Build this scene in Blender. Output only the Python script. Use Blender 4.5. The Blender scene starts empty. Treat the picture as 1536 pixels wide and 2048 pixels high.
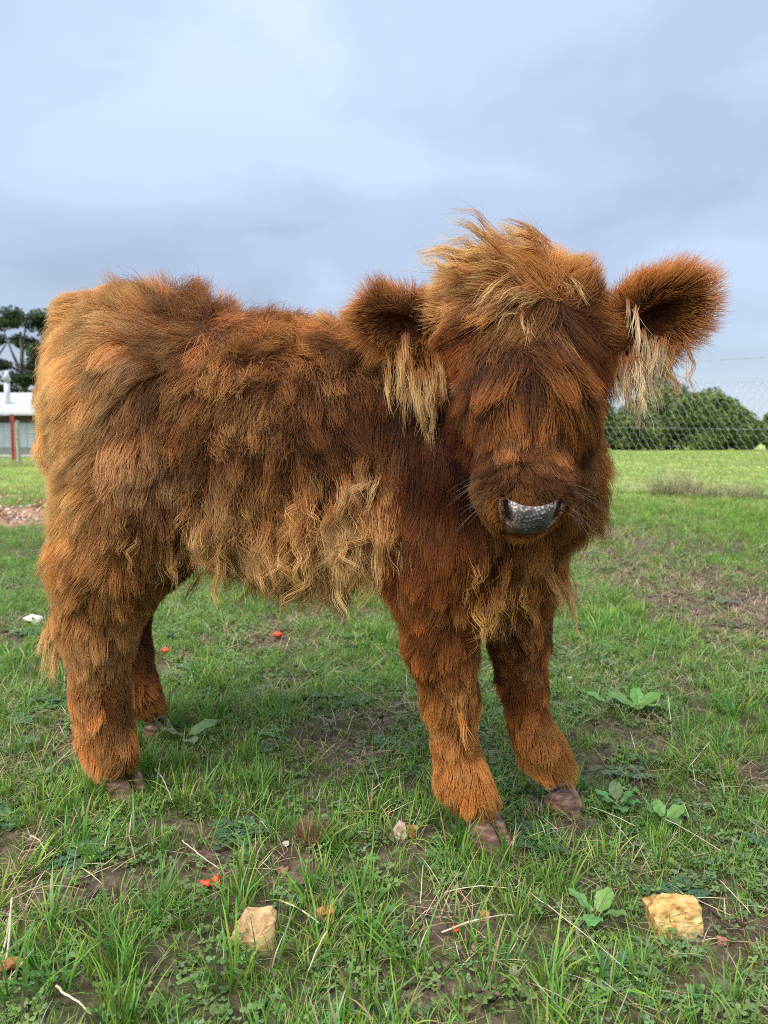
import bpy, bmesh, math, random
import numpy as np
from mathutils import Vector, Matrix, kdtree, noise as mnoise

random.seed(7)
RNG = np.random.default_rng(11)
scene = bpy.context.scene
col = scene.collection

# ------------------------------------------------------------------ camera, sky, sun, exposure
CAM_H = 0.52
FPX = 1538.0                       # focal length in pixels of a 1536 x 2048 frame
PITCH = math.atan((1024 - 880) / FPX)
cam_d = bpy.data.cameras.new('camera')
cam = bpy.data.objects.new('camera', cam_d)
col.objects.link(cam)
cam.location = (0, 0, CAM_H)
cam.rotation_euler = (math.pi / 2 - PITCH, 0, 0)
cam_d.sensor_fit = 'VERTICAL'
cam_d.lens = 6.86
cam_d.sensor_height = 6.86 * 2048 / FPX
cam_d.sensor_width = cam_d.sensor_height * .75
cam_d.clip_start = 0.05
cam_d.clip_end = 2000
cam_d.dof.use_dof = True
cam_d.dof.focus_distance = 0.93
cam_d.dof.aperture_fstop = 2.2
scene.camera = cam

SUN_EL, SUN_AZ = math.radians(56), math.radians(-138)   # azimuth from +Y towards +X
world = bpy.data.worlds.new('World')
scene.world = world
world.use_nodes = True
wn = world.node_tree
wn.nodes.clear()


def N(nt, typ, **kw):
    n = nt.nodes.new(typ)
    for k, v in kw.items():
        if k == 'inp':
            for kk, vv in v.items():
                n.inputs[kk].default_value = vv
        else:
            setattr(n, k, v)
    return n


def ramp(nt, stops, interp='LINEAR'):
    r = nt.nodes.new('ShaderNodeValToRGB')
    r.color_ramp.interpolation = interp
    els = r.color_ramp.elements
    while len(els) < len(stops):
        els.new(0.5)
    for e, (p, c) in zip(els, stops):
        e.position = p
        e.color = (c[0], c[1], c[2], 1) if hasattr(c, '__len__') else (c, c, c, 1)
    return r


def build_sky():
    L = wn.links.new
    out = N(wn, 'ShaderNodeOutputWorld')
    bg = N(wn, 'ShaderNodeBackground', inp={'Strength': 1.0})
    tc = N(wn, 'ShaderNodeTexCoord')
    sep = N(wn, 'ShaderNodeSeparateXYZ')
    L(tc.outputs['Generated'], sep.inputs[0])
    # cloud deck: project the direction on a flat layer
    mx = N(wn, 'ShaderNodeMath', operation='MAXIMUM', inp={1: 0.0})
    L(sep.outputs['Z'], mx.inputs[0])
    ad = N(wn, 'ShaderNodeMath', operation='ADD', inp={1: 0.22})
    L(mx.outputs[0], ad.inputs[0])
    dx = N(wn, 'ShaderNodeMath', operation='DIVIDE'); dy = N(wn, 'ShaderNodeMath', operation='DIVIDE')
    L(sep.outputs['X'], dx.inputs[0]); L(ad.outputs[0], dx.inputs[1])
    L(sep.outputs['Y'], dy.inputs[0]); L(ad.outputs[0], dy.inputs[1])
    cmb = N(wn, 'ShaderNodeCombineXYZ', inp={'Z': 8.2})
    L(dx.outputs[0], cmb.inputs['X']); L(dy.outputs[0], cmb.inputs['Y'])
    n1 = N(wn, 'ShaderNodeTexNoise', inp={'Scale': 1.5, 'Detail': 4.5, 'Roughness': .5, 'Distortion': .4})
    n2 = N(wn, 'ShaderNodeTexNoise', inp={'Scale': 3.0, 'Detail': 4.0, 'Roughness': .5, 'Distortion': .2})
    L(cmb.outputs[0], n1.inputs['Vector']); L(cmb.outputs[0], n2.inputs['Vector'])
    mixn = N(wn, 'ShaderNodeMath', operation='MULTIPLY_ADD', inp={1: 0.22})
    L(n2.outputs['Fac'], mixn.inputs[0]); L(n1.outputs['Fac'], mixn.inputs[2])
    cr = ramp(wn, [(0.40, (.142, .167, .222)), (0.60, (.170, .202, .265)), (0.80, (.205, .244, .312))], 'EASE')
    L(mixn.outputs[0], cr.inputs[0])
    # overcast luminance: zenith brighter than horizon
    lum = N(wn, 'ShaderNodeMath', operation='MULTIPLY_ADD', inp={1: 1.05, 2: 0.42})
    L(mx.outputs[0], lum.inputs[0])
    mul = N(wn, 'ShaderNodeVectorMath', operation='SCALE')
    L(cr.outputs[0], mul.inputs[0]); L(lum.outputs[0], mul.inputs['Scale'])
    # brightening haze right above the horizon
    hz = N(wn, 'ShaderNodeMapRange', inp={'From Min': 0.0, 'From Max': 0.13, 'To Min': 1.0, 'To Max': 0.0})
    hz.interpolation_type = 'SMOOTHSTEP'
    L(mx.outputs[0], hz.inputs['Value'])
    mh = N(wn, 'ShaderNodeMix', data_type='RGBA', inp={7: (.135, .155, .205, 1)})
    hs = N(wn, 'ShaderNodeMath', operation='MULTIPLY', inp={1: 0.75})
    L(hz.outputs[0], hs.inputs[0]); L(hs.outputs[0], mh.inputs[0]); L(mul.outputs[0], mh.inputs[6])
    # clear sky above the deck, seen through it a little
    sky = N(wn, 'ShaderNodeTexSky', sky_type='NISHITA')
    sky.sun_disc = False
    sky.sun_elevation = SUN_EL
    sky.sun_rotation = SUN_AZ
    sc = N(wn, 'ShaderNodeVectorMath', operation='SCALE', inp={'Scale': 0.10})
    L(sky.outputs[0], sc.inputs[0])
    mix = N(wn, 'ShaderNodeMix', data_type='RGBA', inp={0: 0.12})
    L(mh.outputs[2], mix.inputs[6]); L(sc.outputs[0], mix.inputs[7])
    L(mix.outputs[2], bg.inputs['Color'])
    L(bg.outputs[0], out.inputs[0])


build_sky()
sun_d = bpy.data.lights.new('sun', 'SUN')
sun_d.energy = 1.5
sun_d.angle = math.radians(58)
sun_d.color = (1, .95, .87)
sun = bpy.data.objects.new('sun', sun_d)
col.objects.link(sun)
_sd = Vector((math.sin(SUN_AZ) * math.cos(SUN_EL), math.cos(SUN_AZ) * math.cos(SUN_EL), math.sin(SUN_EL)))
sun.rotation_euler = _sd.to_track_quat('Z', 'Y').to_euler()
sun.location = _sd * 20

vs = scene.view_settings
vs.view_transform = 'Standard'
vs.look = 'None'
vs.exposure = 2.05
vs.gamma = 1
scene.cycles.max_bounces = 5
scene.cycles.diffuse_bounces = 3
scene.cycles.glossy_bounces = 4
scene.cycles.transmission_bounces = 5
scene.cycles.transparent_max_bounces = 6
scene.cycles.use_denoising = False      # strands and blades stay crisp
scene.cycles.use_adaptive_sampling = True
scene.cycles.adaptive_threshold = .018
scene.cycles.filter_width = 1.0
scene.cycles_curves.shape = 'RIBBONS'
scene.cycles_curves.subdivisions = 2

# ------------------------------------------------------------------ helpers
CP, SP = math.cos(PITCH), math.sin(PITCH)


def ray(u, v):
    a = (u - 768) / FPX; b = (1024 - v) / FPX
    return np.array([a, CP + b * SP, -SP + b * CP])


def at(u, v, Y):                       # point of the sight line at world depth Y
    d = ray(u, v)
    return np.array([0, 0, CAM_H]) + d * (Y / d[1])


def G(u, v):                           # point of the ground (x, y)
    d = ray(u, v)
    t = CAM_H / -d[2]
    return d[0] * t, d[1] * t


def project(P):
    P = np.asarray(P, float)
    x = P[..., 0]; y = P[..., 1]; z = P[..., 2] - CAM_H
    dep = y * CP - z * SP
    up = y * SP + z * CP
    return 768 + FPX * x / dep, 1024 - FPX * up / dep, dep


def hash2(ix, iy, seed):
    h = (ix.astype(np.int64) * 374761393 + iy.astype(np.int64) * 668265263 + seed * 1442695041) & 0xFFFFFFFF
    h = ((h ^ (h >> 13)) * 1274126177) & 0xFFFFFFFF
    h = h ^ (h >> 16)
    return (h & 0xFFFFFF) / float(0x1000000)


def vnoise(x, y, scale, seed=0):
    x = np.asarray(x, float) / scale; y = np.asarray(y, float) / scale
    ix = np.floor(x); iy = np.floor(y)
    fx = x - ix; fy = y - iy
    fx = fx * fx * (3 - 2 * fx); fy = fy * fy * (3 - 2 * fy)
    a = hash2(ix, iy, seed); b = hash2(ix + 1, iy, seed)
    c = hash2(ix, iy + 1, seed); d = hash2(ix + 1, iy + 1, seed)
    return (a * (1 - fx) + b * fx) * (1 - fy) + (c * (1 - fx) + d * fx) * fy


def sstep(a, b, x):
    t = np.clip((x - a) / (b - a), 0, 1)
    return t * t * (3 - 2 * t)


def gz(x, y):                          # ground height
    x = np.asarray(x, float); y = np.asarray(y, float)
    r = np.hypot(x, y)
    z = (vnoise(x, y, .35, 3) - .5) * .022 + (vnoise(x, y, .11, 4) - .5) * .012
    z = z * np.exp(-r / 8) + (vnoise(x, y, 2.2, 5) - .5) * .05 * sstep(2, 5, r)
    z = z - .28 * sstep(-4, -14, x) * sstep(12, 28, y)
    return z


def gzf(x, y):
    return float(gz(np.array([x]), np.array([y]))[0])


def tag(o, label=None, cat=None, group=None, kind=None):
    if label: o['label'] = label
    if cat: o['category'] = cat
    if group: o['group'] = group
    if kind: o['kind'] = kind
    return o


def empty(name, loc):
    o = bpy.data.objects.new(name, None)
    o.location = loc
    o.empty_display_size = .05
    col.objects.link(o)
    return o


def link(o, parent=None):
    col.objects.link(o)
    if parent is not None:
        o.parent = parent
        o.matrix_parent_inverse = parent_inv(parent)
    return o


def parent_inv(p):                     # things are Empties that are only moved; their meshes are written in world coordinates
    return Matrix.Translation(-Vector(p.location)) if p.type == 'EMPTY' else Matrix.Identity(4)


def mesh_np(name, verts, faces, mat=None, cols=None, smooth=True):
    me = bpy.data.meshes.new(name)
    me.from_pydata([tuple(v) for v in verts] if not isinstance(verts, np.ndarray) else verts.tolist(), [],
                   faces.tolist() if isinstance(faces, np.ndarray) else faces)
    if cols is not None:
        ca = me.color_attributes.new('col', 'FLOAT_COLOR', 'POINT')
        c4 = np.ones((len(cols), 4), np.float32); c4[:, :3] = cols
        ca.data.foreach_set('color', c4.ravel())
    if smooth:
        me.polygons.foreach_set('use_smooth', [True] * len(me.polygons))
    if mat: me.materials.append(mat)
    me.update()
    return me


def bm_mesh(name, bm, mat=None, smooth=False):
    me = bpy.data.meshes.new(name)
    if smooth:
        for f in bm.faces: f.smooth = True
    bm.to_mesh(me); bm.free()
    if mat: me.materials.append(mat)
    return me


def obj(name, me, parent=None):
    return link(bpy.data.objects.new(name, me), parent)


# ------------------------------------------------------------------ materials
def newmat(name):
    m = bpy.data.materials.new(name)
    m.use_nodes = True
    nt = m.node_tree
    nt.nodes.clear()
    out = N(nt, 'ShaderNodeOutputMaterial')
    return m, nt, nt.links.new, out


def mat_simple(name, c, rough=.7, c2=None, scale=20, bump=0., spec=.3, bscale=None, metal=0., detail=5):
    m, nt, L, out = newmat(name)
    p = N(nt, 'ShaderNodeBsdfPrincipled', inp={'Roughness': rough, 'Specular IOR Level': spec, 'Metallic': metal})
    tc = N(nt, 'ShaderNodeTexCoord')
    ns = N(nt, 'ShaderNodeTexNoise', inp={'Scale': scale, 'Detail': detail, 'Roughness': .6})
    L(tc.outputs['Object'], ns.inputs['Vector'])
    c2 = c2 or [x * .7 for x in c]
    r = ramp(nt, [(.35, c2), (.65, c)])
    L(ns.outputs['Fac'], r.inputs[0]); L(r.outputs[0], p.inputs['Base Color'])
    if bump:
        n2 = N(nt, 'ShaderNodeTexNoise', inp={'Scale': bscale or scale * 3, 'Detail': 6, 'Roughness': .65})
        L(tc.outputs['Object'], n2.inputs['Vector'])
        b = N(nt, 'ShaderNodeBump', inp={'Strength': bump, 'Distance': .01})
        L(n2.outputs['Fac'], b.inputs['Height']); L(b.outputs[0], p.inputs['Normal'])
    L(p.outputs[0], out.inputs[0])
    return m


def mat_leaf(name, rough=.5, trans=.35, spec=.35, var=.25, hue=.02):
    """colour attribute 'col' with random tint per copy, a share of light passing through"""
    m, nt, L, out = newmat(name)
    at_ = N(nt, 'ShaderNodeAttribute', attribute_name='col')
    oi = N(nt, 'ShaderNodeObjectInfo')
    hs = N(nt, 'ShaderNodeHueSaturation')
    mr = N(nt, 'ShaderNodeMapRange', inp={'To Min': 1 - var, 'To Max': 1 + var})
    mh = N(nt, 'ShaderNodeMapRange', inp={'To Min': .5 - hue, 'To Max': .5 + hue})
    L(oi.outputs['Random'], mr.inputs['Value']); L(mr.outputs[0], hs.inputs['Value'])
    ml = N(nt, 'ShaderNodeMath', operation='FRACT')
    m7 = N(nt, 'ShaderNodeMath', operation='MULTIPLY', inp={1: 7.31})
    L(oi.outputs['Random'], m7.inputs[0]); L(m7.outputs[0], ml.inputs[0]); L(ml.outputs[0], mh.inputs['Value'])
    L(mh.outputs[0], hs.inputs['Hue'])
    L(at_.outputs['Color'], hs.inputs['Color'])
    p = N(nt, 'ShaderNodeBsdfPrincipled', inp={'Roughness': rough, 'Specular IOR Level': spec})
    t = N(nt, 'ShaderNodeBsdfTranslucent')
    mx = N(nt, 'ShaderNodeMixShader', inp={0: trans})
    L(hs.outputs[0], p.inputs['Base Color']); L(hs.outputs[0], t.inputs['Color'])
    L(p.outputs[0], mx.inputs[1]); L(t.outputs[0], mx.inputs[2]); L(mx.outputs[0], out.inputs[0])
    return m


M_GRASS = mat_leaf('grass_blade', .45, .38, .35)
M_STRAW = mat_leaf('straw', .6, .2, .25, .3, .01)
M_CLOVER = mat_leaf('clover_leaf', .5, .25, .3)
M_TREE = mat_leaf('tree_leaf', .55, .2, .25, .1, .01)

# ------------------------------------------------------------------ ground cover map
BARE = [(1445, 1200, 200, 85, 1.), (1320, 1140, 180, 38, 1.), (1240, 1075, 120, 16, .7), (1150, 1190, 50, 22, .5), (650, 1500, 80, 40, .85),
        (590, 1745, 55, 50, .95), (1230, 1540, 100, 50, .55), (900, 1830, 100, 60, .8), (980, 1965, 150, 60, .6),
        (1490, 1860, 70, 80, .7), (560, 1285, 110, 22, .8), (140, 1500, 60, 30, .6), (1160, 1330, 90, 35, .5),
        (1090, 1655, 120, 40, .5), (790, 1700, 70, 40, .5), (1440, 1940, 90, 60, .6), (700, 1230, 90, 16, .6),
        (330, 1650, 90, 40, .35), (40, 1700, 60, 60, .4), (1400, 1350, 60, 14, .5), (820, 1960, 60, 30, .5), (40, 1240, 60, 15, .6)]
LUSH = [(130, 1970, 260, 110, 1.), (400, 1950, 200, 90, .9), (1240, 1240, 90, 45, 1.), (1480, 1420, 110, 70, .7),
        (420, 1390, 130, 60, .7), (520, 1540, 90, 50, .7), (1080, 1770, 160, 50, .6), (820, 1610, 120, 60, .6),
        (60, 1330, 80, 90, .8), (1330, 1980, 200, 60, .5), (660, 1950, 120, 60, .6), (1200, 1000, 300, 60, .6), (60, 960, 120, 20, .7), (980, 1690, 80, 30, .8)]


def _ell(lst):
    r = []
    for (u, v, ru, rv, s) in lst:
        x, y = G(u, v)
        _, y0 = G(u, v - rv); _, y1 = G(u, v + rv)
        r.append((x, y, ru / FPX * math.hypot(x, y), (y0 - y1) / 2, s))
    return r


BARE_W, LUSH_W = _ell(BARE), _ell(LUSH)


def blobs(lst, x, y, soft=.45):
    wob = 1 + (vnoise(x, y, .13, 21) - .5) * .9 + (vnoise(x, y, .4, 22) - .5) * .5
    m = np.zeros_like(x)
    for (cx, cy, rx, ry, s) in lst:
        d = np.hypot((x - cx) / rx, (y - cy) / ry) * wob
        m = np.maximum(m, s * sstep(1 + soft, 1 - soft, d))
    return m


def cover(x, y):
    """bare 0..1, lush 0..1"""
    x = np.asarray(x, float); y = np.asarray(y, float)
    b = blobs(BARE_W, x, y); l = blobs(LUSH_W, x, y)
    n = vnoise(x, y, .22, 31) * .6 + vnoise(x, y, .07, 32) * .4
    near = sstep(5, 3, y)
    b = np.clip(np.maximum(b, sstep(.60, .80, n) * .75 * near) - l * .5, 0, 1)
    l = np.clip(np.maximum(l, sstep(.55, .8, vnoise(x, y, .5, 33)) * .6) - b * .6, 0, 1)
    return b, l


CHIP_W = _ell([(20, 1032, 95, 24, 1.), (0, 995, 60, 8, .7)])

# ------------------------------------------------------------------ the ground: one sheet to the horizon
def build_ground():
    fine = np.radians(np.linspace(-50, 50, 330))
    coarse = np.radians(np.linspace(50, 310, 70)[1:-1])
    ang = np.concatenate([fine, coarse])
    rr = [0.28]
    while rr[-1] < 900:
        rr.append(rr[-1] * (1.016 if rr[-1] < 6 else 1.05))
    rr = np.array(rr)
    A, R = np.meshgrid(ang, rr)
    X = R * np.sin(A); Y = R * np.cos(A)
    Z = gz(X, Y)
    b, l = cover(X, Y)
    Z = Z + ((vnoise(X, Y, .03, 8) - .5) * .010 + (vnoise(X, Y, .014, 9) - .5) * .006) * (.35 + b * .8) * np.exp(-R / 3)
    ch = blobs(CHIP_W, X, Y, .3)
    na = len(ang); nr = len(rr)
    V = np.stack([X, Y, Z], -1).reshape(-1, 3)
    i = np.arange(nr - 1)[:, None] * na; j = np.arange(na)[None]
    j2 = (j + 1) % na
    F = np.stack([i + j, i + j2, i + na + j2, i + na + j], -1).reshape(-1, 4)
    V = np.vstack([V, [[0, 0, 0]]])
    c = np.stack([b, l, ch], -1).reshape(-1, 3)
    c = np.vstack([c, [[0, 0, 0]]])
    faces = F.tolist() + [[len(V) - 1, (k + 1) % na, k] for k in range(na)]
    m, nt, L, out = newmat('soil_and_turf')
    p = N(nt, 'ShaderNodeBsdfPrincipled', inp={'Roughness': .9, 'Specular IOR Level': .15})
    a = N(nt, 'ShaderNodeAttribute', attribute_name='col')
    sp = N(nt, 'ShaderNodeSeparateColor'); L(a.outputs['Color'], sp.inputs[0])
    geo = N(nt, 'ShaderNodeNewGeometry')
    n1 = N(nt, 'ShaderNodeTexNoise', inp={'Scale': 60, 'Detail': 8, 'Roughness': .7}); L(geo.outputs['Position'], n1.inputs['Vector'])
    n2 = N(nt, 'ShaderNodeTexNoise', inp={'Scale': 7, 'Detail': 6, 'Roughness': .6}); L(geo.outputs['Position'], n2.inputs['Vector'])
    soil = ramp(nt, [(.3, (.040, .026, .020)), (.5, (.105, .070, .052)), (.72, (.24, .175, .13))]); L(n1.outputs['Fac'], soil.inputs[0])
    turf = ramp(nt, [(.3, (.035, .032, .016)), (.52, (.075, .065, .035)), (.75, (.20, .165, .10))]); L(n1.outputs['Fac'], turf.inputs[0])
    mb = N(nt, 'ShaderNodeMix', data_type='RGBA'); L(sp.outputs['Red'], mb.inputs[0]); L(turf.outputs[0], mb.inputs[6]); L(soil.outputs[0], mb.inputs[7])
    # far pasture colour
    ln = N(nt, 'ShaderNodeVectorMath', operation='LENGTH'); L(geo.outputs['Position'], ln.inputs[0])
    far = N(nt, 'ShaderNodeMapRange', inp={'From Min': 4, 'From Max': 11}); L(ln.outputs['Value'], far.inputs['Value'])
    past = ramp(nt, [(.3, (.22, .32, .065)), (.5, (.31, .40, .09)), (.7, (.44, .45, .17))])
    mp = N(nt, 'ShaderNodeMapping', inp={'Scale': (1, .35, 1)}); L(geo.outputs['Position'], mp.inputs[0])
    n3 = N(nt, 'ShaderNodeTexNoise', inp={'Scale': 1.6, 'Detail': 8, 'Roughness': .65}); L(mp.outputs[0], n3.inputs['Vector'])
    L(n3.outputs['Fac'], past.inputs[0])
    mf = N(nt, 'ShaderNodeMix', data_type='RGBA'); L(far.outputs[0], mf.inputs[0]); L(mb.outputs[2], mf.inputs[6]); L(past.outputs[0], mf.inputs[7])
    chip = ramp(nt, [(.3, (.16, .08, .05)), (.5, (.34, .19, .12)), (.7, (.5, .33, .24))]); L(n1.outputs['Fac'], chip.inputs[0])
    mc = N(nt, 'ShaderNodeMix', data_type='RGBA'); L(sp.outputs['Blue'], mc.inputs[0]); L(mf.outputs[2], mc.inputs[6]); L(chip.outputs[0], mc.inputs[7])
    L(mc.outputs[2], p.inputs['Base Color'])
    bp = N(nt, 'ShaderNodeBump', inp={'Strength': .8, 'Distance': .008}); L(n1.outputs['Fac'], bp.inputs['Height']); L(bp.outputs[0], p.inputs['Normal'])
    L(p.outputs[0], out.inputs[0])
    me = mesh_np('ground', V, faces, m, c)
    o = obj('ground', me)
    tag(o, 'uneven pasture soil under patchy grass reaching to the horizon', None, None, 'structure')


build_ground()

# ------------------------------------------------------------------ scatter of small plants (geometry-node copies)
def blade(verts, faces, cols, base, az, length, width, lean, curve, c0, c1, segs=4, twist=0.):
    """one grass blade as a tapering ribbon that bends over"""
    d = np.array([math.cos(az), math.sin(az), 0]); s = np.array([-math.sin(az + twist), math.cos(az + twist), 0])
    p = np.array(base, float); ang = lean
    n0 = len(verts)
    for k in range(segs + 1):
        t = k / segs
        w = width * (1 - t ** 1.8) * (.75 + .5 * t * (1 - t) * 2)
        cc = [c0[i] * (1 - t) + c1[i] * t for i in range(3)]
        if k < segs:
            verts += [p - s * w / 2, p + s * w / 2]; cols += [cc, cc]
        else:
            verts.append(p.copy()); cols.append(cc)
        p = p + (d * math.sin(ang) + np.array([0, 0, math.cos(ang)])) * length / segs
        ang += curve / segs
    for k in range(segs - 1):
        a = n0 + 2 * k
        faces.append([a, a + 1, a + 3, a + 2])
    a = n0 + 2 * (segs - 1)
    faces.append([a, a + 1, a + 2])


def proto(name, fn, mat, n):
    res = []
    for k in range(n):
        rnd = random.Random(hash(name) % 1000 if False else sum(map(ord, name)) * 13 + k)
        v, f, c = [], [], []
        fn(v, f, c, rnd)
        o = bpy.data.objects.new(name, mesh_np(name, np.array(v), f, mat, np.array(c)))
        res.append(o)
    return res


GREENS = [((.07, .17, .018), (.19, .41, .040)), ((.09, .19, .022), (.25, .46, .05)), ((.06, .155, .028), (.14, .34, .055)), ((.12, .19, .025), (.38, .48, .08))]
STRAWS = [((.30, .22, .11), (.46, .36, .20)), ((.22, .155, .08), (.38, .28, .15)), ((.40, .32, .2), (.6, .52, .36))]


def f_lush(v, f, c, r):
    for _ in range(r.randint(11, 15)):
        a = r.uniform(0, 6.283); q = r.random() ** .5 * .018
        g = r.choice(GREENS)
        if r.random() < .07: g = STRAWS[r.randint(0, 2)]
        blade(v, f, c, (math.cos(a) * q, math.sin(a) * q, -.004), a + r.uniform(-.8, .8), r.uniform(.045, .10), r.uniform(.0024, .0042),
              r.uniform(.05, .5), r.uniform(.3, 1.7), *g, segs=4, twist=r.uniform(-.7, .7))


def f_fine(v, f, c, r):
    for _ in range(r.randint(14, 18)):
        a = r.uniform(0, 6.283); q = r.random() ** .5 * .022
        g = r.choice(GREENS)
        if r.random() < .14: g = STRAWS[r.randint(0, 2)]
        blade(v, f, c, (math.cos(a) * q, math.sin(a) * q, -.003), a + r.uniform(-1.2, 1.2), r.uniform(.018, .048), r.uniform(.0012, .0026),
              r.uniform(.1, .9), r.uniform(.2, 1.6), *g, segs=3, twist=r.uniform(-.7, .7))


def f_straw(v, f, c, r):
    for _ in range(r.randint(7, 10)):
        a = r.uniform(0, 6.283); q = r.random() * .03
        blade(v, f, c, (math.cos(a) * q, math.sin(a) * q, r.uniform(.001, .008)), r.uniform(0, 6.283), r.uniform(.02, .065), r.uniform(.0008, .0018),
              r.uniform(.9, 1.55), r.uniform(-.4, 1.0), *r.choice(STRAWS), segs=4, twist=r.uniform(-.5, .5))


def leaflet(v, f, c, p, az, tilt, ln, wd, c0, fold=.15):
    d = np.array([math.cos(az) * math.cos(tilt), math.sin(az) * math.cos(tilt), math.sin(tilt)])
    s = np.array([-math.sin(az), math.cos(az), 0]); up = np.cross(d, s) * -1
    n0 = len(v)
    pr = [(0, .12), (.35, .8), (.7, 1.), (.93, .6)]
    for t, w in pr:
        v.append(p + d * ln * t - s * wd / 2 * w + up * fold * wd * w); v.append(p + d * ln * t - up * 0); v.append(p + d * ln * t + s * wd / 2 * w + up * fold * wd * w)
        for q in (0, 1, 2): c.append([x * (.9 if q == 1 else 1) for x in c0])
    v.append(p + d * ln); c.append(c0)
    for k in range(3):
        a = n0 + 3 * k
        f.append([a, a + 1, a + 4, a + 3]); f.append([a + 1, a + 2, a + 5, a + 4])
    a = n0 + 9
    f.append([a, a + 1, a + 3]); f.append([a + 1, a + 2, a + 3])


CLOV = [(.13, .22, .06), (.16, .26, .07), (.10, .185, .06), (.19, .28, .08), (.15, .22, .10)]


def f_clover(v, f, c, r):
    for _ in range(r.randint(7, 10)):
        a = r.uniform(0, 6.283); q = r.random() ** .5 * .03
        h = r.uniform(.004, .020)
        p = np.array([math.cos(a) * q, math.sin(a) * q, h]); cc = r.choice(CLOV)
        blade(v, f, c, (p[0] * .6, p[1] * .6, 0), a, h * 1.05, .0010, .3, .2, cc, cc, 2)
        a0 = r.uniform(0, 6.283)
        for k in range(3):
            leaflet(v, f, c, p, a0 + k * 2.094, r.uniform(-.15, .5), r.uniform(.006, .0105), r.uniform(.005, .008), cc)


def f_rosette(v, f, c, r):
    nl = r.randint(6, 9); a0 = r.uniform(0, 6.28)
    cc0 = r.choice([(.075, .145, .065), (.06, .125, .05), (.095, .165, .08)])
    for i in range(nl):
        az = a0 + i * 6.283 / nl + r.uniform(-.3, .3); ln = r.uniform(.025, .05)
        d = np.array([math.cos(az), math.sin(az), 0]); el = r.uniform(.15, .6)
        np_ = 6
        for k in range(1, np_ + 1):
            t = k / np_
            p = d * ln * t * math.cos(el) + np.array([0, 0, .003 + ln * math.sin(el) * (t - .55 * t * t)])
            s = (.45 + .8 * math.sin(math.pi * min(1, t * .85))) * .011
            cc = [x * r.uniform(.85, 1.2) for x in cc0]
            for sg in (-1, 1):
                leaflet(v, f, c, p, az + sg * 1.0, r.uniform(-.1, .25), s, s * .55, cc)
        leaflet(v, f, c, p, az, .1, .01, .007, cc0)
        blade(v, f, c, (0, 0, .003), az, ln, .0016, 1.5 - el, .3, cc0, cc0, 3)


def crumb(v, f, c, r, rad, cc, flat=.7):
    bm = bmesh.new(); bmesh.ops.create_icosphere(bm, subdivisions=1, radius=1)
    n0 = len(v)
    sx, sy, sz = r.uniform(.7, 1.2), r.uniform(.7, 1.2), r.uniform(.5, 1) * flat
    for q in bm.verts:
        k = rad * r.uniform(.7, 1.25)
        v.append(np.array([q.co.x * k * sx, q.co.y * k * sy, q.co.z * k * sz + rad * .2])); c.append([x * r.uniform(.8, 1.2) for x in cc])
    for q in bm.faces: f.append([n0 + w.index for w in q.verts])
    bm.free()


def f_crumb(v, f, c, r):
    for _ in range(5):
        n0 = len(v)
        crumb(v, f, c, r, r.uniform(.0015, .005), r.choice([(.075, .05, .035), (.11, .075, .055), (.16, .115, .085), (.05, .034, .024)]))
        dx, dy = r.uniform(-.025, .025), r.uniform(-.025, .025)
        for i in range(n0, len(v)): v[i] = v[i] + np.array([dx, dy, 0])


def f_chip(v, f, c, r):
    for _ in range(4):
        n0 = len(v)
        crumb(v, f, c, r, r.uniform(.008, .02), r.choice([(.30, .15, .09), (.22, .11, .07), (.42, .28, .2), (.55, .45, .38)]), .4)
        dx, dy = r.uniform(-.08, .08), r.uniform(-.08, .08)
        for i in range(n0, len(v)): v[i] = v[i] + np.array([dx, dy, 0])


def f_far(v, f, c, r):
    GF = [((.14, .23, .04), (.32, .48, .08)), ((.16, .26, .05), (.36, .52, .10)), ((.18, .23, .06), (.46, .50, .17))]
    for _ in range(34):
        a = r.uniform(0, 6.283); q = r.random() ** .5 * .09
        g = r.choice(GF)
        if r.random() < .10: g = STRAWS[r.randint(0, 2)]
        blade(v, f, c, (math.cos(a) * q, math.sin(a) * q, -.01), a + r.uniform(-1, 1), r.uniform(.025, .06), r.uniform(.0025, .005),
              r.uniform(.2, .9), r.uniform(.2, 1.4), *g, segs=2, twist=r.uniform(-.7, .7))


P_LUSH = proto('lush_tuft', f_lush, M_GRASS, 5)
P_FINE = proto('fine_tuft', f_fine, M_GRASS, 5)
P_STRAW = proto('straw_litter', f_straw, M_STRAW, 5)
P_CLOV = proto('clover_patch', f_clover, M_CLOVER, 5)
P_ROSE = proto('weed_rosette', f_rosette, M_CLOVER, 4)
P_CRUMB = proto('soil_crumb', f_crumb, mat_leaf('soil_crumb', .95, 0., .1, .3, .01), 4)
P_CHIP = proto('bark_chip', f_chip, mat_leaf('bark_chip', .8, 0., .2, .3, .01), 4)
P_FAR = proto('far_tuft', f_far, M_GRASS, 4)


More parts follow.
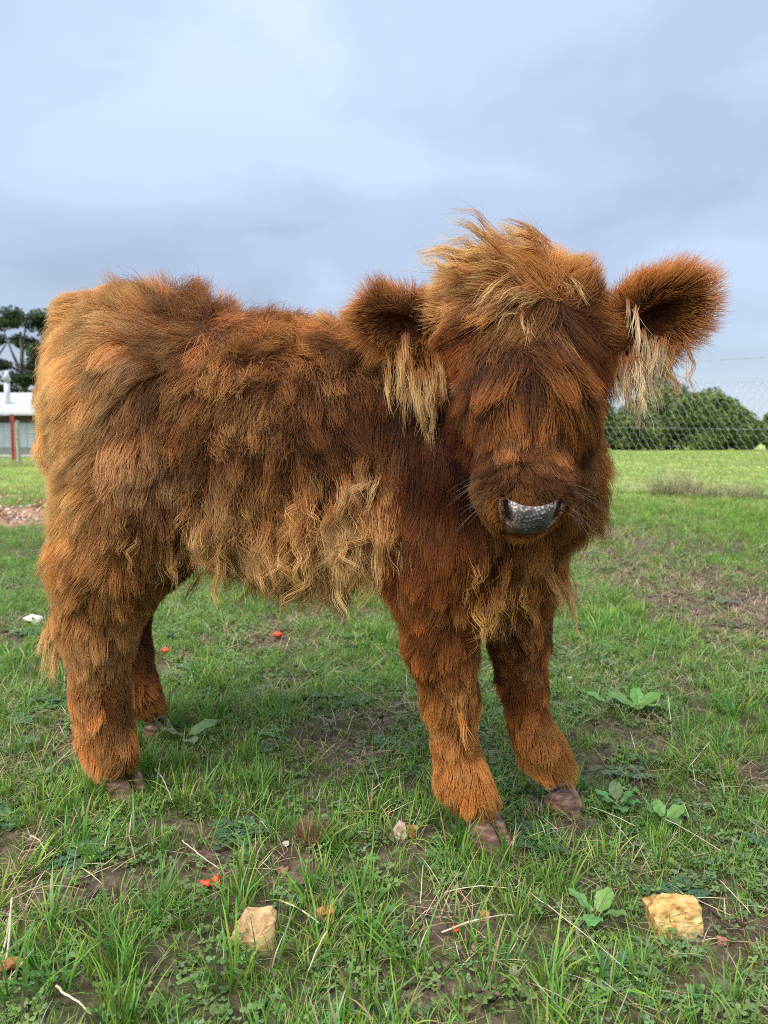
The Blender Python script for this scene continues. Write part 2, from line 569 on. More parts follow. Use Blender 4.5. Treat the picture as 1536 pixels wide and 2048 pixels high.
def scatter(name, sets, label, cat):
    """sets: list of (protos, xyz, rotation, scale); one object for the whole cover"""
    protos = []
    P, R, S, I = [], [], [], []
    for pr, xyz, rot, scl in sets:
        k0 = len(protos); protos += pr
        P.append(xyz); R.append(rot); S.append(scl)
        I.append(k0 + RNG.integers(0, len(pr), len(xyz)))
    P = np.vstack(P); R = np.vstack(R); S = np.concatenate(S); I = np.concatenate(I)
    me = bpy.data.meshes.new(name)
    me.vertices.add(len(P)); me.vertices.foreach_set('co', P.astype(np.float32).ravel())
    a = me.attributes.new('rot', 'FLOAT_VECTOR', 'POINT'); a.data.foreach_set('vector', R.astype(np.float32).ravel())
    a = me.attributes.new('scl', 'FLOAT', 'POINT'); a.data.foreach_set('value', S.astype(np.float32))
    # the join node lists its inputs in link order; ids are random within a set, so keep the order explicit
    a = me.attributes.new('pick', 'INT', 'POINT'); a.data.foreach_set('value', I.astype(np.int32))
    o = obj(name, me)
    ng = bpy.data.node_groups.new(name, 'GeometryNodeTree')
    ng.interface.new_socket('Geometry', in_out='INPUT', socket_type='NodeSocketGeometry')
    ng.interface.new_socket('Geometry', in_out='OUTPUT', socket_type='NodeSocketGeometry')
    gi = ng.nodes.new('NodeGroupInput'); go = ng.nodes.new('NodeGroupOutput')
    final = ng.nodes.new('GeometryNodeJoinGeometry')
    ra = N(ng, 'GeometryNodeInputNamedAttribute', data_type='FLOAT_VECTOR'); ra.inputs[0].default_value = 'rot'
    sa = N(ng, 'GeometryNodeInputNamedAttribute', data_type='FLOAT'); sa.inputs[0].default_value = 'scl'
    pa = N(ng, 'GeometryNodeInputNamedAttribute', data_type='INT'); pa.inputs[0].default_value = 'pick'
    e2r = ng.nodes.new('FunctionNodeEulerToRotation')
    ng.links.new(ra.outputs[0], e2r.inputs[0])
    for k, po in enumerate(protos):
        oi = ng.nodes.new('GeometryNodeObjectInfo'); oi.inputs['Object'].default_value = po
        oi.inputs['As Instance'].default_value = True
        cmp_ = N(ng, 'FunctionNodeCompare', data_type='INT', operation='EQUAL')
        ins = [s for s in cmp_.inputs if s.type == 'INT']
        ng.links.new(pa.outputs[0], ins[0]); ins[1].default_value = k
        io = ng.nodes.new('GeometryNodeInstanceOnPoints')
        ng.links.new(gi.outputs[0], io.inputs['Points']); ng.links.new(cmp_.outputs[0], io.inputs['Selection'])
        ng.links.new(oi.outputs['Geometry'], io.inputs['Instance'])
        ng.links.new(e2r.outputs[0], io.inputs['Rotation']); ng.links.new(sa.outputs[0], io.inputs['Scale'])
        ng.links.new(io.outputs[0], final.inputs[0])
    ng.links.new(final.outputs[0], go.inputs[0])
    md = o.modifiers.new('scatter', 'NODES'); md.node_group = ng
    tag(o, label, cat, None, 'stuff')
    return o


def zone(n_per, y0, y1, wide=.80, extra=.25):
    """uniform points over the strip of ground between two depths"""
    area = wide * (y1 ** 2 - y0 ** 2) + 2 * extra * (y1 - y0)
    n = int(n_per * area)
    ymax_w = wide * y1 + extra
    out = np.zeros((0, 2))
    while len(out) < n:
        y = RNG.uniform(y0, y1, n * 2); x = RNG.uniform(-ymax_w, ymax_w, n * 2)
        k = np.abs(x) < wide * y + extra
        out = np.vstack([out, np.stack([x[k], y[k]], -1)])
    return out[:n]


ROCK_KEEP = []                         # (x, y, r) kept clear of plants


def place(pts, keep, smin, smax, tilt=.15, zoff=0.):
    p = pts[RNG.random(len(pts)) < keep]
    for (x, y, r) in ROCK_KEEP:
        p = p[np.hypot(p[:, 0] - x, p[:, 1] - y) > r]
    x, y = p[:, 0], p[:, 1]
    rot = np.stack([RNG.normal(0, tilt, len(p)), RNG.normal(0, tilt, len(p)), RNG.uniform(0, 6.283, len(p))], -1)
    return np.stack([x, y, gz(x, y) + zoff], -1), rot, RNG.uniform(smin, smax, len(p))


HOOF_XY = [(.135, .965), (.258, 1.055), (-.38, 1.085), (-.40, 1.31)]
for hx, hy in HOOF_XY: ROCK_KEEP.append((hx, hy, .018))
for (u, v, w) in [(505, 1862, 85), (1350, 1862, 95), (650, 1826, 45), (797, 1662, 36), (824, 1662, 30), (560, 1733, 30), (425, 1768, 30), (625, 1665, 70)]:
    gx, gy = G(u, v); ROCK_KEEP.append((gx, gy + .5 * w / FPX * math.hypot(gx, gy), w * .46 / FPX * math.hypot(gx, gy)))


def build_cover():
    near = (0.45, 3.4)
    p = zone(3300, *near); b, l = cover(p[:, 0], p[:, 1])
    fine = place(p, (1 - b) * .85 * (1 - .3 * l) + .06, .45, .95)
    p = zone(750, *near); b, l = cover(p[:, 0], p[:, 1])
    lush = place(p, np.clip(l * .8 + .06 * (1 - b), 0, 1), .4, .95)
    p = zone(380, 3.4, 7.5); b, l = cover(p[:, 0], p[:, 1]); ns_ = sstep(.35, .65, vnoise(p[:, 0], p[:, 1] * .5, .35, 61))
    mid0 = place(p, (1 - b) * (.35 + .6 * ns_) * (1 - blobs(CHIP_W, p[:, 0], p[:, 1], .3)), 1.0, 1.7)
    p = zone(90, 5.5, 13); b, l = cover(p[:, 0], p[:, 1])
    mid = place(p, (1 - b) * .95 * (1 - blobs(CHIP_W, p[:, 0], p[:, 1], .3)), .8, 1.4)
    p = zone(140, 3.4, 8); b, l = cover(p[:, 0], p[:, 1])
    mid2 = place(p, np.clip(l, .1, 1) * (1 - blobs(CHIP_W, p[:, 0], p[:, 1], .3)), .7, 1.1)
    p = zone(26, 13, 34); b, l = cover(p[:, 0], p[:, 1])
    far = place(p, .9, 1.4, 2.6)
    scatter('pasture_grass', [(P_FINE, *fine), (P_LUSH, *lush), (P_FINE, *mid0), (P_FAR, *mid), (P_LUSH, *mid2), (P_FAR, *far)],
            'patchy short green pasture grass covering the paddock', 'grass')
    p = zone(1500, *near); b, l = cover(p[:, 0], p[:, 1])
    n = sstep(.35, .6, vnoise(p[:, 0], p[:, 1], .16, 51))
    clo = place(p, (1 - b) * (1 - .6 * l) * (.15 + .8 * n), .42, .80)
    p = zone(38, *near); b, l = cover(p[:, 0], p[:, 1])
    ros = place(p, (1 - b) * (1 - .5 * l), .5, 1.0)
    scatter('low_weeds', [(P_CLOV, *clo), (P_ROSE, *ros)], 'low clover and ferny weeds growing through the grass', 'weeds')
    p = zone(900, *near); b, l = cover(p[:, 0], p[:, 1])
    n = sstep(.45, .7, vnoise(p[:, 0], p[:, 1], .2, 52))
    st = place(p, np.clip(.35 + .55 * b + .5 * n - .4 * l, .06, 1), .5, 1.2)
    p = zone(140, 3.4, 10); b, l = cover(p[:, 0], p[:, 1])
    st2 = place(p, np.clip(.75 * sstep(.45, .7, vnoise(p[:, 0], p[:, 1] * .5, .5, 62)) + .6 * b - .2 * l, 0, 1), 1.0, 2.0)
    scatter('straw_litter', [(P_STRAW, *st), (P_STRAW, *st2)], 'dry straw and dead stems littered over the bare soil', 'straw')
    p = zone(900, *near); b, l = cover(p[:, 0], p[:, 1])
    cr = place(p, np.clip(b * .9 + .08 - l, 0, 1), .6, 1.7, .5)
    scatter('soil_crumbs', [(P_CRUMB, *cr)], 'brown soil crumbs on the bare patches', 'soil')
    p = zone(160, 4.2, 7.2); k = blobs(CHIP_W, p[:, 0], p[:, 1], .3)
    chp = place(p, k, .7, 1.5, .4)
    scatter('bark_chips', [(P_CHIP, *chp)], 'reddish bark chips and gravel behind the calf on the left', 'bark chips')


build_cover()

# ------------------------------------------------------------------ the calf: body as one implicit surface
HEAD_A = math.radians(-17.7)
CX, CY = -.0965, 1.1175
HV = np.array([math.cos(HEAD_A), math.sin(HEAD_A), 0]); LV = np.array([-math.sin(HEAD_A), math.cos(HEAD_A), 0]); ZV = np.array([0, 0, 1.])


def loc(a, b, z):
    return np.array([CX, CY, 0]) + HV * a + LV * b + ZV * z


# head frame: from poll to muzzle
POLL = np.array([.170, .925, .672]); MUZ = np.array([.146, .785, .474])
HX = np.array([.993, .10, .0]); HX /= np.linalg.norm(HX)          # towards the image right
HD = MUZ - POLL; HD /= np.linalg.norm(HD)                        # down the face
HX = HX - HD * HX.dot(HD); HX /= np.linalg.norm(HX)
HF = np.cross(HX, HD); HF = HF if HF[1] < 0 else -HF             # out of the face, to the camera
EAR_L = dict(base=np.array([.078, .935, .640]), tip=np.array([-.028, .965, .676]))
EAR_R = dict(base=np.array([.252, .915, .632]), tip=np.array([.364, .905, .690]))
PRIMS = []                             # (part, kind, data)


def cap(part, p, r, q, s): PRIMS.append((part, 'C', (np.array(p, float), r, np.array(q, float), s)))


def ell(part, c, rad, ax): PRIMS.append((part, 'E', (np.array(c, float), np.array(rad, float), np.array(ax, float))))


def chain(part, pts):
    for a, b in zip(pts[:-1], pts[1:]): cap(part, a[:3], a[3], b[:3], b[3])


BX = [HV, LV, ZV]
ell('torso', loc(-.274, 0, .610), (.155, .125, .130), BX)
ell('torso', loc(-.05, 0, .524), (.28, .138, .160), BX)
ell('torso', loc(-.16, 0, .610), (.19, .095, .080), BX)
ell('torso', loc(.20, 0, .510), (.165, .125, .155), BX)
cap('torso', loc(.30, 0, .47), .095, loc(.26, 0, .40), .075)
cap('torso', loc(.20, 0, .575), .105, POLL + np.array([0, .045, -.075]), .085)   # neck
NEAR_H = [(-.365, 1.145, .56, .110), (-.345, 1.105, .43, .092), (-.395, 1.10, .335, .070), (-.415, 1.105, .245, .045), (-.418, 1.10, .15, .032), (-.412, 1.10, .085, .033), (-.392, 1.085, .055, .027)]
cap('near_hind', (-.415, 1.15, .53), .062, (-.415, 1.115, .37), .052)
FAR_H = [(-.35, 1.31, .55, .105), (-.335, 1.32, .42, .080), (-.40, 1.33, .32, .056), (-.452, 1.33, .25, .041), (-.452, 1.33, .15, .030), (-.440, 1.325, .085, .032), (-.415, 1.31, .055, .027)]
NEAR_F = [(.09, .995, .47, .080), (.066, .975, .36, .056), (.074, .97, .255, .038), (.088, .97, .18, .027), (.092, .975, .125, .020), (.102, .972, .08, .026), (.118, .968, .055, .024)]
FAR_F = [(.21, 1.07, .47, .076), (.192, 1.07, .34, .050), (.190, 1.07, .245, .036), (.197, 1.07, .175, .026), (.206, 1.07, .12, .020), (.224, 1.065, .08, .026), (.242, 1.060, .055, .024)]
chain('near_hind', NEAR_H); chain('far_hind', FAR_H); chain('near_fore', NEAR_F); chain('far_fore', FAR_F)
chain('tail', [(*loc(-.33, 0, .725), .028), (*loc(-.385, -.02, .708), .024), (*loc(-.405, -.05, .60), .018), (*loc(-.40, -.07, .50), .014)])
# head
cap('head', POLL - HF * .035 + HD * .015, .078, POLL + HD * .13 - HF * .01, .064)
ell('head', POLL + HD * .025 - HF * .015, (.088, .082, .074), [HX, HD, HF])              # domed forehead
cap('head', POLL + HD * .13 - HF * .012, .056, MUZ - HF * .018, .033)
cap('head', MUZ - HX * .014 - HF * .014, .031, MUZ + HX * .014 - HF * .014, .031)
cap('head', MUZ - HF * .05 + HD * .004, .026, MUZ - HF * .024 + HD * .012, .021)        # chin
cap('head', POLL + HD * .06 - HF * .075, .064, POLL + HD * .165 - HF * .078, .040)      # jaw
EARS = {}
for nm, e in (('ear_left', EAR_L), ('ear_right', EAR_R)):
    ax = e['tip'] - e['base']; ln = np.linalg.norm(ax); ax /= ln
    fwd = np.array([0.0, -.93, -.30]); fwd -= ax * fwd.dot(ax); fwd /= np.linalg.norm(fwd)
    side = np.cross(fwd, ax)
    c = (e['base'] + e['tip']) / 2
    EARS[nm] = dict(ax=ax, fwd=fwd, side=side, c=c, ln=ln, base=e['base'], tip=e['tip'])
    hw = .034 if nm == 'ear_left' else .043
    ell(nm, c, (ln * .56, hw, .019), [ax, side, fwd])
    cap(nm, e['base'] - ax * .025, .027, e['base'] + ax * .02, .024)
CUTS = [(e['c'] + e['fwd'] * .020 + e['ax'] * .008, np.array([e['ln'] * .42, .024, .019]), [e['ax'], e['side'], e['fwd']]) for e in EARS.values()]


def d_cap(P, p, r, q, s):
    w = q - p
    t = np.clip(((P - p) @ w) / (w @ w), 0, 1)
    return np.linalg.norm(P - p - t[..., None] * w, axis=-1) - (r + (s - r) * t)


def d_ell(P, c, rad, ax):
    q = (P - c) @ np.array(ax).T
    k0 = np.linalg.norm(q / rad, axis=-1); k1 = np.linalg.norm(q / rad ** 2, axis=-1) + 1e-9
    return k0 * (k0 - 1) / k1


def sdf(P, want_part=False):
    P = np.asarray(P, np.float32)
    d = None; best = None; bp = None
    K = .022
    for i, (part, kind, da) in enumerate(PRIMS):
        e = d_cap(P, *da) if kind == 'C' else d_ell(P, *da)
        if want_part:
            if best is None: best = e.copy(); bp = np.zeros(e.shape, int) + i
            else:
                m = e < best; best[m] = e[m]; bp[m] = i
        if d is None: d = e
        else:
            k = .012 if part.startswith('ear') else K
            h = np.clip(.5 + .5 * (d - e) / k, 0, 1)
            d = d * (1 - h) + e * h - k * h * (1 - h)
    for c in CUTS:
        e = -d_ell(P, *c)
        d = np.maximum(d, e)
    return (d, bp) if want_part else d


def surface_nets(Fv, org, h):
    ins = Fv < 0
    n = np.array(Fv.shape) - 1
    cnt = np.zeros(n, int)
    sl = lambda o: tuple(slice(o[a], o[a] + n[a]) for a in range(3))
    offs = [(i, j, k) for i in (0, 1) for j in (0, 1) for k in (0, 1)]
    for o in offs: cnt += ins[sl(o)]
    act = (cnt > 0) & (cnt < 8)
    idx = -np.ones(n, int); idx[act] = np.arange(act.sum())
    acc = np.zeros((act.sum(), 3)); num = np.zeros(act.sum())
    for o in offs:
        for a in range(3):
            if o[a]: continue
            o2 = list(o); o2[a] = 1
            f0 = Fv[sl(o)][act]; f1 = Fv[sl(o2)][act]
            m = (f0 < 0) != (f1 < 0)
            t = np.where(m, f0 / np.where(m, f0 - f1, 1), 0)
            p = np.tile(np.array(o, float), (len(t), 1)); p[:, a] += t
            acc[m] += p[m]; num[m] += 1
    cell = np.argwhere(act)
    V = np.array(org) + (cell + acc / num[:, None]) * h
    quads = []
    for a in range(3):
        b, c = (a + 1) % 3, (a + 2) % 3
        s0 = [slice(None)] * 3; s1 = [slice(None)] * 3
        s0[a] = slice(0, -1); s1[a] = slice(1, None)
        i0 = ins[tuple(s0)]; i1 = ins[tuple(s1)]
        e = np.argwhere(i0 != i1)
        e = e[(e[:, b] > 0) & (e[:, c] > 0) & (e[:, b] < n[b]) & (e[:, c] < n[c])]
        flip = i0[tuple(e.T)]
        def at_(db, dc):
            q = e.copy(); q[:, b] += db; q[:, c] += dc
            return idx[tuple(q.T)]
        q = np.stack([at_(-1, -1), at_(0, -1), at_(0, 0), at_(-1, 0)], -1)
        q[~flip] = q[~flip][:, ::-1]
        quads.append(q)
    return V, np.vstack(quads)


CELL = .0075
ORG = np.array([-.66, .66, -.01]); DIM = np.array([1.14, .84, .86])
gx_ = [np.arange(ORG[a], ORG[a] + DIM[a], CELL) for a in range(3)]
GP = np.stack(np.meshgrid(*gx_, indexing='ij'), -1).astype(np.float32)
GF = sdf(GP.reshape(-1, 3)).reshape(GP.shape[:3])
BV, BF = surface_nets(GF, ORG, CELL)
GG = np.stack(np.gradient(GF, CELL), -1)
del GP


def grid_lookup(P, arr):
    q = (P - ORG) / CELL
    q = np.clip(q, 0, np.array(GF.shape) - 1.001)
    i = q.astype(int); f = q - i
    out = 0
    for dx in (0, 1):
        for dy in (0, 1):
            for dz in (0, 1):
                w = (f[:, 0] if dx else 1 - f[:, 0]) * (f[:, 1] if dy else 1 - f[:, 1]) * (f[:, 2] if dz else 1 - f[:, 2])
                val = arr[i[:, 0] + dx, i[:, 1] + dy, i[:, 2] + dz]
                out = out + (w[:, None] * val if val.ndim == 2 else w * val)
    return out


def unit(v): return v / (np.linalg.norm(v, axis=-1, keepdims=True) + 1e-9)


M_SKIN = mat_simple('calf_skin', (.075, .030, .014), .85, (.04, .016, .008), 30, spec=.1)
calf = empty('highland_calf', (CX, CY, 0))
tag(calf, 'shaggy reddish brown calf standing on the grass with its face to the camera', 'calf')
body = obj('body', mesh_np('body', BV, BF, M_SKIN), calf)

# ---- hair: palette (root, tip), linear
PAL = dict(dk=(.035, .012, .007), rd=(.124, .032, .011), rb=(.205, .058, .017), br=(.315, .105, .029), og=(.51, .186, .041), tn=(.67, .355, .108),
           bl=(.84, .57, .25), gy=(.51, .325, .17), pb=(.88, .71, .43))


def mixc(a, b, t): return tuple(PAL[a][i] * (1 - t) + PAL[b][i] * t for i in range(3))


# groom controls: u, v, flow right, flow down, length cm, lift, droop, curl, clump, root, tip
A_BODY = [
    (160, 590, -1, -.10, 4.2, .45, .5, .3, .6, 'tn', 'bl'), (240, 568, -1, -.15, 5.0, .40, .3, .4, .7, 'br', 'tn'),
    (300, 575, -.6, -.5, 5.0, .55, .2, .6, .8, 'br', 'tn'), (370, 575, .25, -1, 6.5, .75, .3, .9, .95, 'rd', 'br'),
    (440, 610, .5, -.6, 5.5, .50, .5, .8, .9, 'rd', 'og'), (520, 625, .5, -.7, 5.0, .55, .5, .8, .9, 'rd', 'og'),
    (610, 650, -.3, -.7, 3.8, .60, .3, .5, .8, 'br', 'tn'), (680, 660, -.4, -.5, 3.5, .50, .4, .3, .6, 'br', 'tn'),
    (210, 650, -1, .10, 5.5, .35, .6, .3, .7, 'tn', 'bl'), (280, 660, -1, .10, 5.0, .30, .5, .3, .7, 'br', 'gy'),
    (350, 660, -.9, .05, 5.0, .30, .5, .4, .8, 'br', 'gy'), (430, 680, .3, .6, 5.0, .35, .5, .9, .9, 'br', 'tn'),
    (500, 690, .7, .5, 4.5, .35, .5, .9, .9, 'br', 'tn'), (570, 700, -.5, .4, 4.0, .30, .5, .5, .8, 'br', 'og'),
    (650, 720, .3, .8, 4.0, .30, .6, .4, .8, 'dk', 'br'), (720, 750, .4, .9, 4.0, .25, .6, .3, .7, 'dk', 'rb'),
    (95, 690, -1, .35, 4, .55, .8, .3, .7, 'tn', 'bl'), (150, 720, -.5, .8, 6.0, .40, .8, .3, .7, 'tn', 'bl'),
    (220, 750, -.9, .35, 5.0, .30, .6, .3, .7, 'br', 'gy'), (300, 760, -.5, .6, 4.5, .30, .6, .4, .8, 'dk', 'rb'),
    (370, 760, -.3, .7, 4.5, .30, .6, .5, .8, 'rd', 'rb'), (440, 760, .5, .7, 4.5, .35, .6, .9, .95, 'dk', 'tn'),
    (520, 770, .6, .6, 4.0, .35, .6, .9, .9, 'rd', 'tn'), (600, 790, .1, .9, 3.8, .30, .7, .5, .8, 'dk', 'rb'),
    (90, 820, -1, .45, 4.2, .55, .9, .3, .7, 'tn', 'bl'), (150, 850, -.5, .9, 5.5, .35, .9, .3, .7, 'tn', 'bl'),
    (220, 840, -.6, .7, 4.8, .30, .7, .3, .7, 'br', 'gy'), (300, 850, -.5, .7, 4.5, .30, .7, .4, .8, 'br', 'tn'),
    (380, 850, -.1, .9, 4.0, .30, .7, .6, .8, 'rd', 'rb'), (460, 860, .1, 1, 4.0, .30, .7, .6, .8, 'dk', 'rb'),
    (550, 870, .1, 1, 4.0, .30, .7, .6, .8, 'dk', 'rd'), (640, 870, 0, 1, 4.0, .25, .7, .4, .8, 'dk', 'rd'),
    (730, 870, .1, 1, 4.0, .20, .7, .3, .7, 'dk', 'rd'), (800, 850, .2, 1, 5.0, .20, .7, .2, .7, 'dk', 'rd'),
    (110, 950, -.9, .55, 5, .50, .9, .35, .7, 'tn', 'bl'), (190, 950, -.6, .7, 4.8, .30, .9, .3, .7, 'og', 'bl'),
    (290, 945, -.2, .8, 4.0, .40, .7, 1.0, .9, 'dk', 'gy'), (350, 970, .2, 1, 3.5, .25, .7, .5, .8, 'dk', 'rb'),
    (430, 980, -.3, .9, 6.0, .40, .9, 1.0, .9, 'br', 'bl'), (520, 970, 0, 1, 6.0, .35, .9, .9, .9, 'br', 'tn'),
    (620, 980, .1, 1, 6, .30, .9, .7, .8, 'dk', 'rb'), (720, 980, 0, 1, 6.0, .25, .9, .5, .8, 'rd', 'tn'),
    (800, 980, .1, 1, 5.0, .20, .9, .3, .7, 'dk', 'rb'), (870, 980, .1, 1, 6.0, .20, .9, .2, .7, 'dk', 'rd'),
    (120, 1050, -.8, .6, 6, .45, .9, .4, .7, 'tn', 'bl'), (200, 1060, -.6, .7, 4.5, .30, .9, .3, .7, 'br', 'tn'),
    (290, 1060, -.3, .8, 3.8, .30, .8, .4, .7, 'rd', 'br'), (340, 1060, .1, 1, 3.0, .25, .8, .3, .7, 'dk', 'rb'),
    (420, 1060, -.1, 1, 10, .30, 1.4, 1.0, .95, 'br', 'bl'), (500, 1080, 0, 1, 11, .30, 1.4, 1.0, .95, 'br', 'bl'),
    (590, 1080, 0, 1, 11, .25, 1.4, 1.0, .95, 'br', 'bl'), (660, 1080, 0, 1, 11, .25, 1.4, .8, .95, 'br', 'bl'),
    (730, 1070, 0, 1, 13, .20, 1.5, .5, .95, 'tn', 'bl'), (790, 1070, 0, 1, 6.0, .25, 1.0, .4, .8, 'dk', 'br'),
    (450, 1130, 0, 1, 11, .20, 1.6, .9, .95, 'tn', 'bl'), (560, 1170, 0, 1, 12, .20, 1.6, .9, .9, 'br', 'bl'),
    (680, 1170, 0, 1, 12, .20, 1.6, .7, .9, 'br', 'bl'),
    (140, 1130, -.6, .7, 4.5, .40, .8, .3, .7, 'og', 'tn'), (220, 1150, -.5, .8, 3.8, .30, .8, .3, .7, 'br', 'tn'),
    (290, 1150, -.2, 1, 3.2, .25, .8, .3, .7, 'dk', 'rb'), (830, 1100, 0, 1, 4.5, .25, .9, .4, .8, 'rd', 'br'),
    (880, 1170, -.2, 1, 4.5, .25, .9, .5, .8, 'rd', 'og'), (930, 1100, 0, 1, 6.5, .25, .9, .4, .8, 'rd', 'br'),
    (980, 1170, 0, 1, 7.0, .25, 1.2, .5, .9, 'br', 'tn'), (1000, 1240, 0, 1, 6.0, .25, 1.2, .5, .9, 'br', 'tn'),
    (1060, 1140, 0, 1, 5.0, .20, .9, .2, .7, 'dk', 'rd'), (1100, 1170, .2, 1, 5.0, .25, .9, .3, .7, 'rd', 'og'),
    (1120, 1130, .5, .8, 5.0, .35, .9, .3, .8, 'og', 'tn'), (1040, 1240, 0, 1, 6.0, .25, 1.2, .4, .9, 'br', 'tn')]
A_NH = [(150, 1000, -.8, .6, 5.0, .45, .9, .3, .7, 'tn', 'bl'), (280, 960, -.3, .8, 4.0, .35, .8, .9, .9, 'dk', 'gy'),
        (230, 1050, -.6, .7, 4.0, .30, .8, .3, .7, 'br', 'tn'), (300, 1080, -.2, .9, 3.2, .30, .8, .3, .7, 'rd', 'br'),
        (130, 1130, -.6, .7, 5.5, .45, .8, .3, .7, 'og', 'tn'), (210, 1150, -.5, .8, 3.6, .30, .8, .3, .7, 'br', 'tn'),
        (130, 1230, -.4, .9, 4.5, .40, .9, .2, .8, 'og', 'bl'), (200, 1240, -.2, 1, 2.8, .30, .7, .3, .8, 'rd', 'br'),
        (250, 1220, .2, 1, 2.8, .30, .7, .3, .8, 'br', 'tn'), (125, 1280, -.4, 1, 6.5, .30, .9, .15, .9, 'tn', 'bl'),
        (200, 1310, .1, 1, 2.4, .25, .7, .2, .7, 'br', 'tn'), (140, 1380, -.2, 1, 2.4, .25, .7, .15, .7, 'og', 'bl'),
        (190, 1420, 0, 1, 2.2, .22, .6, .15, .6, 'br', 'og'), (240, 1420, .1, 1, 2.0, .2, .6, .1, .6, 'rd', 'br'),
        (180, 1500, 0, 1, 2.6, .25, .6, .15, .6, 'og', 'tn'), (150, 1525, -.6, .8, 3.2, .4, .7, .15, .8, 'og', 'bl'),
        (225, 1520, .2, 1, 2.6, .25, .6, .15, .6, 'og', 'tn')]
A_FH = [(300, 1180, 0, 1, 3.0, .25, .8, .2, .7, 'dk', 'rd'), (280, 1270, 0, 1, 2.8, .25, .8, .2, .7, 'dk', 'br'),
        (275, 1350, .1, 1, 2.2, .22, .6, .15, .6, 'rd', 'br'), (285, 1400, .3, 1, 2.2, .25, .6, .15, .6, 'br', 'og'), (300, 1440, .4, 1, 2.2, .25, .6, .1, .6, 'og', 'tn')]
A_NF = [(830, 1130, -.1, 1, 4.0, .25, .8, .4, .7, 'rd', 'br'), (910, 1190, -.1, 1, 4.5, .25, .8, .4, .8, 'rd', 'og'), (850, 1230, -.3, 1, 3.0, .30, .7, .3, .7, 'rd', 'br'),
        (900, 1280, -.2, 1, 2.6, .28, .7, .3, .7, 'rd', 'og'), (940, 1260, .1, 1, 2.6, .25, .7, .3, .7, 'rd', 'br'), (840, 1320, -.4, 1, 2.6, .30, .7, .2, .7, 'br', 'og'),
        (900, 1370, 0, 1, 2.6, .25, .7, .2, .8, 'rd', 'og'), (900, 1420, -.1, 1, 3.4, .25, .7, .2, .9, 'br', 'tn'), (930, 1410, .1, 1, 3.0, .25, .7, .2, .8, 'br', 'tn'),
        (900, 1500, 0, 1, 1.9, .20, .5, .1, .5, 'br', 'og'), (940, 1500, .1, 1, 1.9, .2, .5, .1, .5, 'og', 'tn'), (900, 1580, -.1, 1, 2.6, .28, .6, .1, .6, 'og', 'tn'), (960, 1590, .25, 1, 2.6, .28, .6, .1, .6, 'og', 'tn')]
A_FF = [(1050, 1200, 0, 1, 4.0, .25, .9, .3, .8, 'br', 'tn'), (1090, 1220, .1, 1, 3.0, .25, .7, .2, .7, 'rd', 'og'), (1010, 1290, -.1, 1, 3.0, .25, .8, .3, .8, 'dk', 'tn'), (1070, 1300, .1, 1, 2.4, .25, .7, .2, .7, 'rd', 'br'),
        (1030, 1380, 0, 1, 2.0, .2, .6, .15, .6, 'rd', 'br'), (1085, 1380, .1, 1, 2.0, .2, .6, .15, .6, 'br', 'og'), (1070, 1470, .15, 1, 1.9, .2, .5, .1, .5, 'br', 'og'),
        (1080, 1530, .2, 1, 2.4, .28, .6, .1, .6, 'og', 'tn'), (1125, 1550, .5, 1, 2.4, .28, .6, .1, .6, 'og', 'tn')]
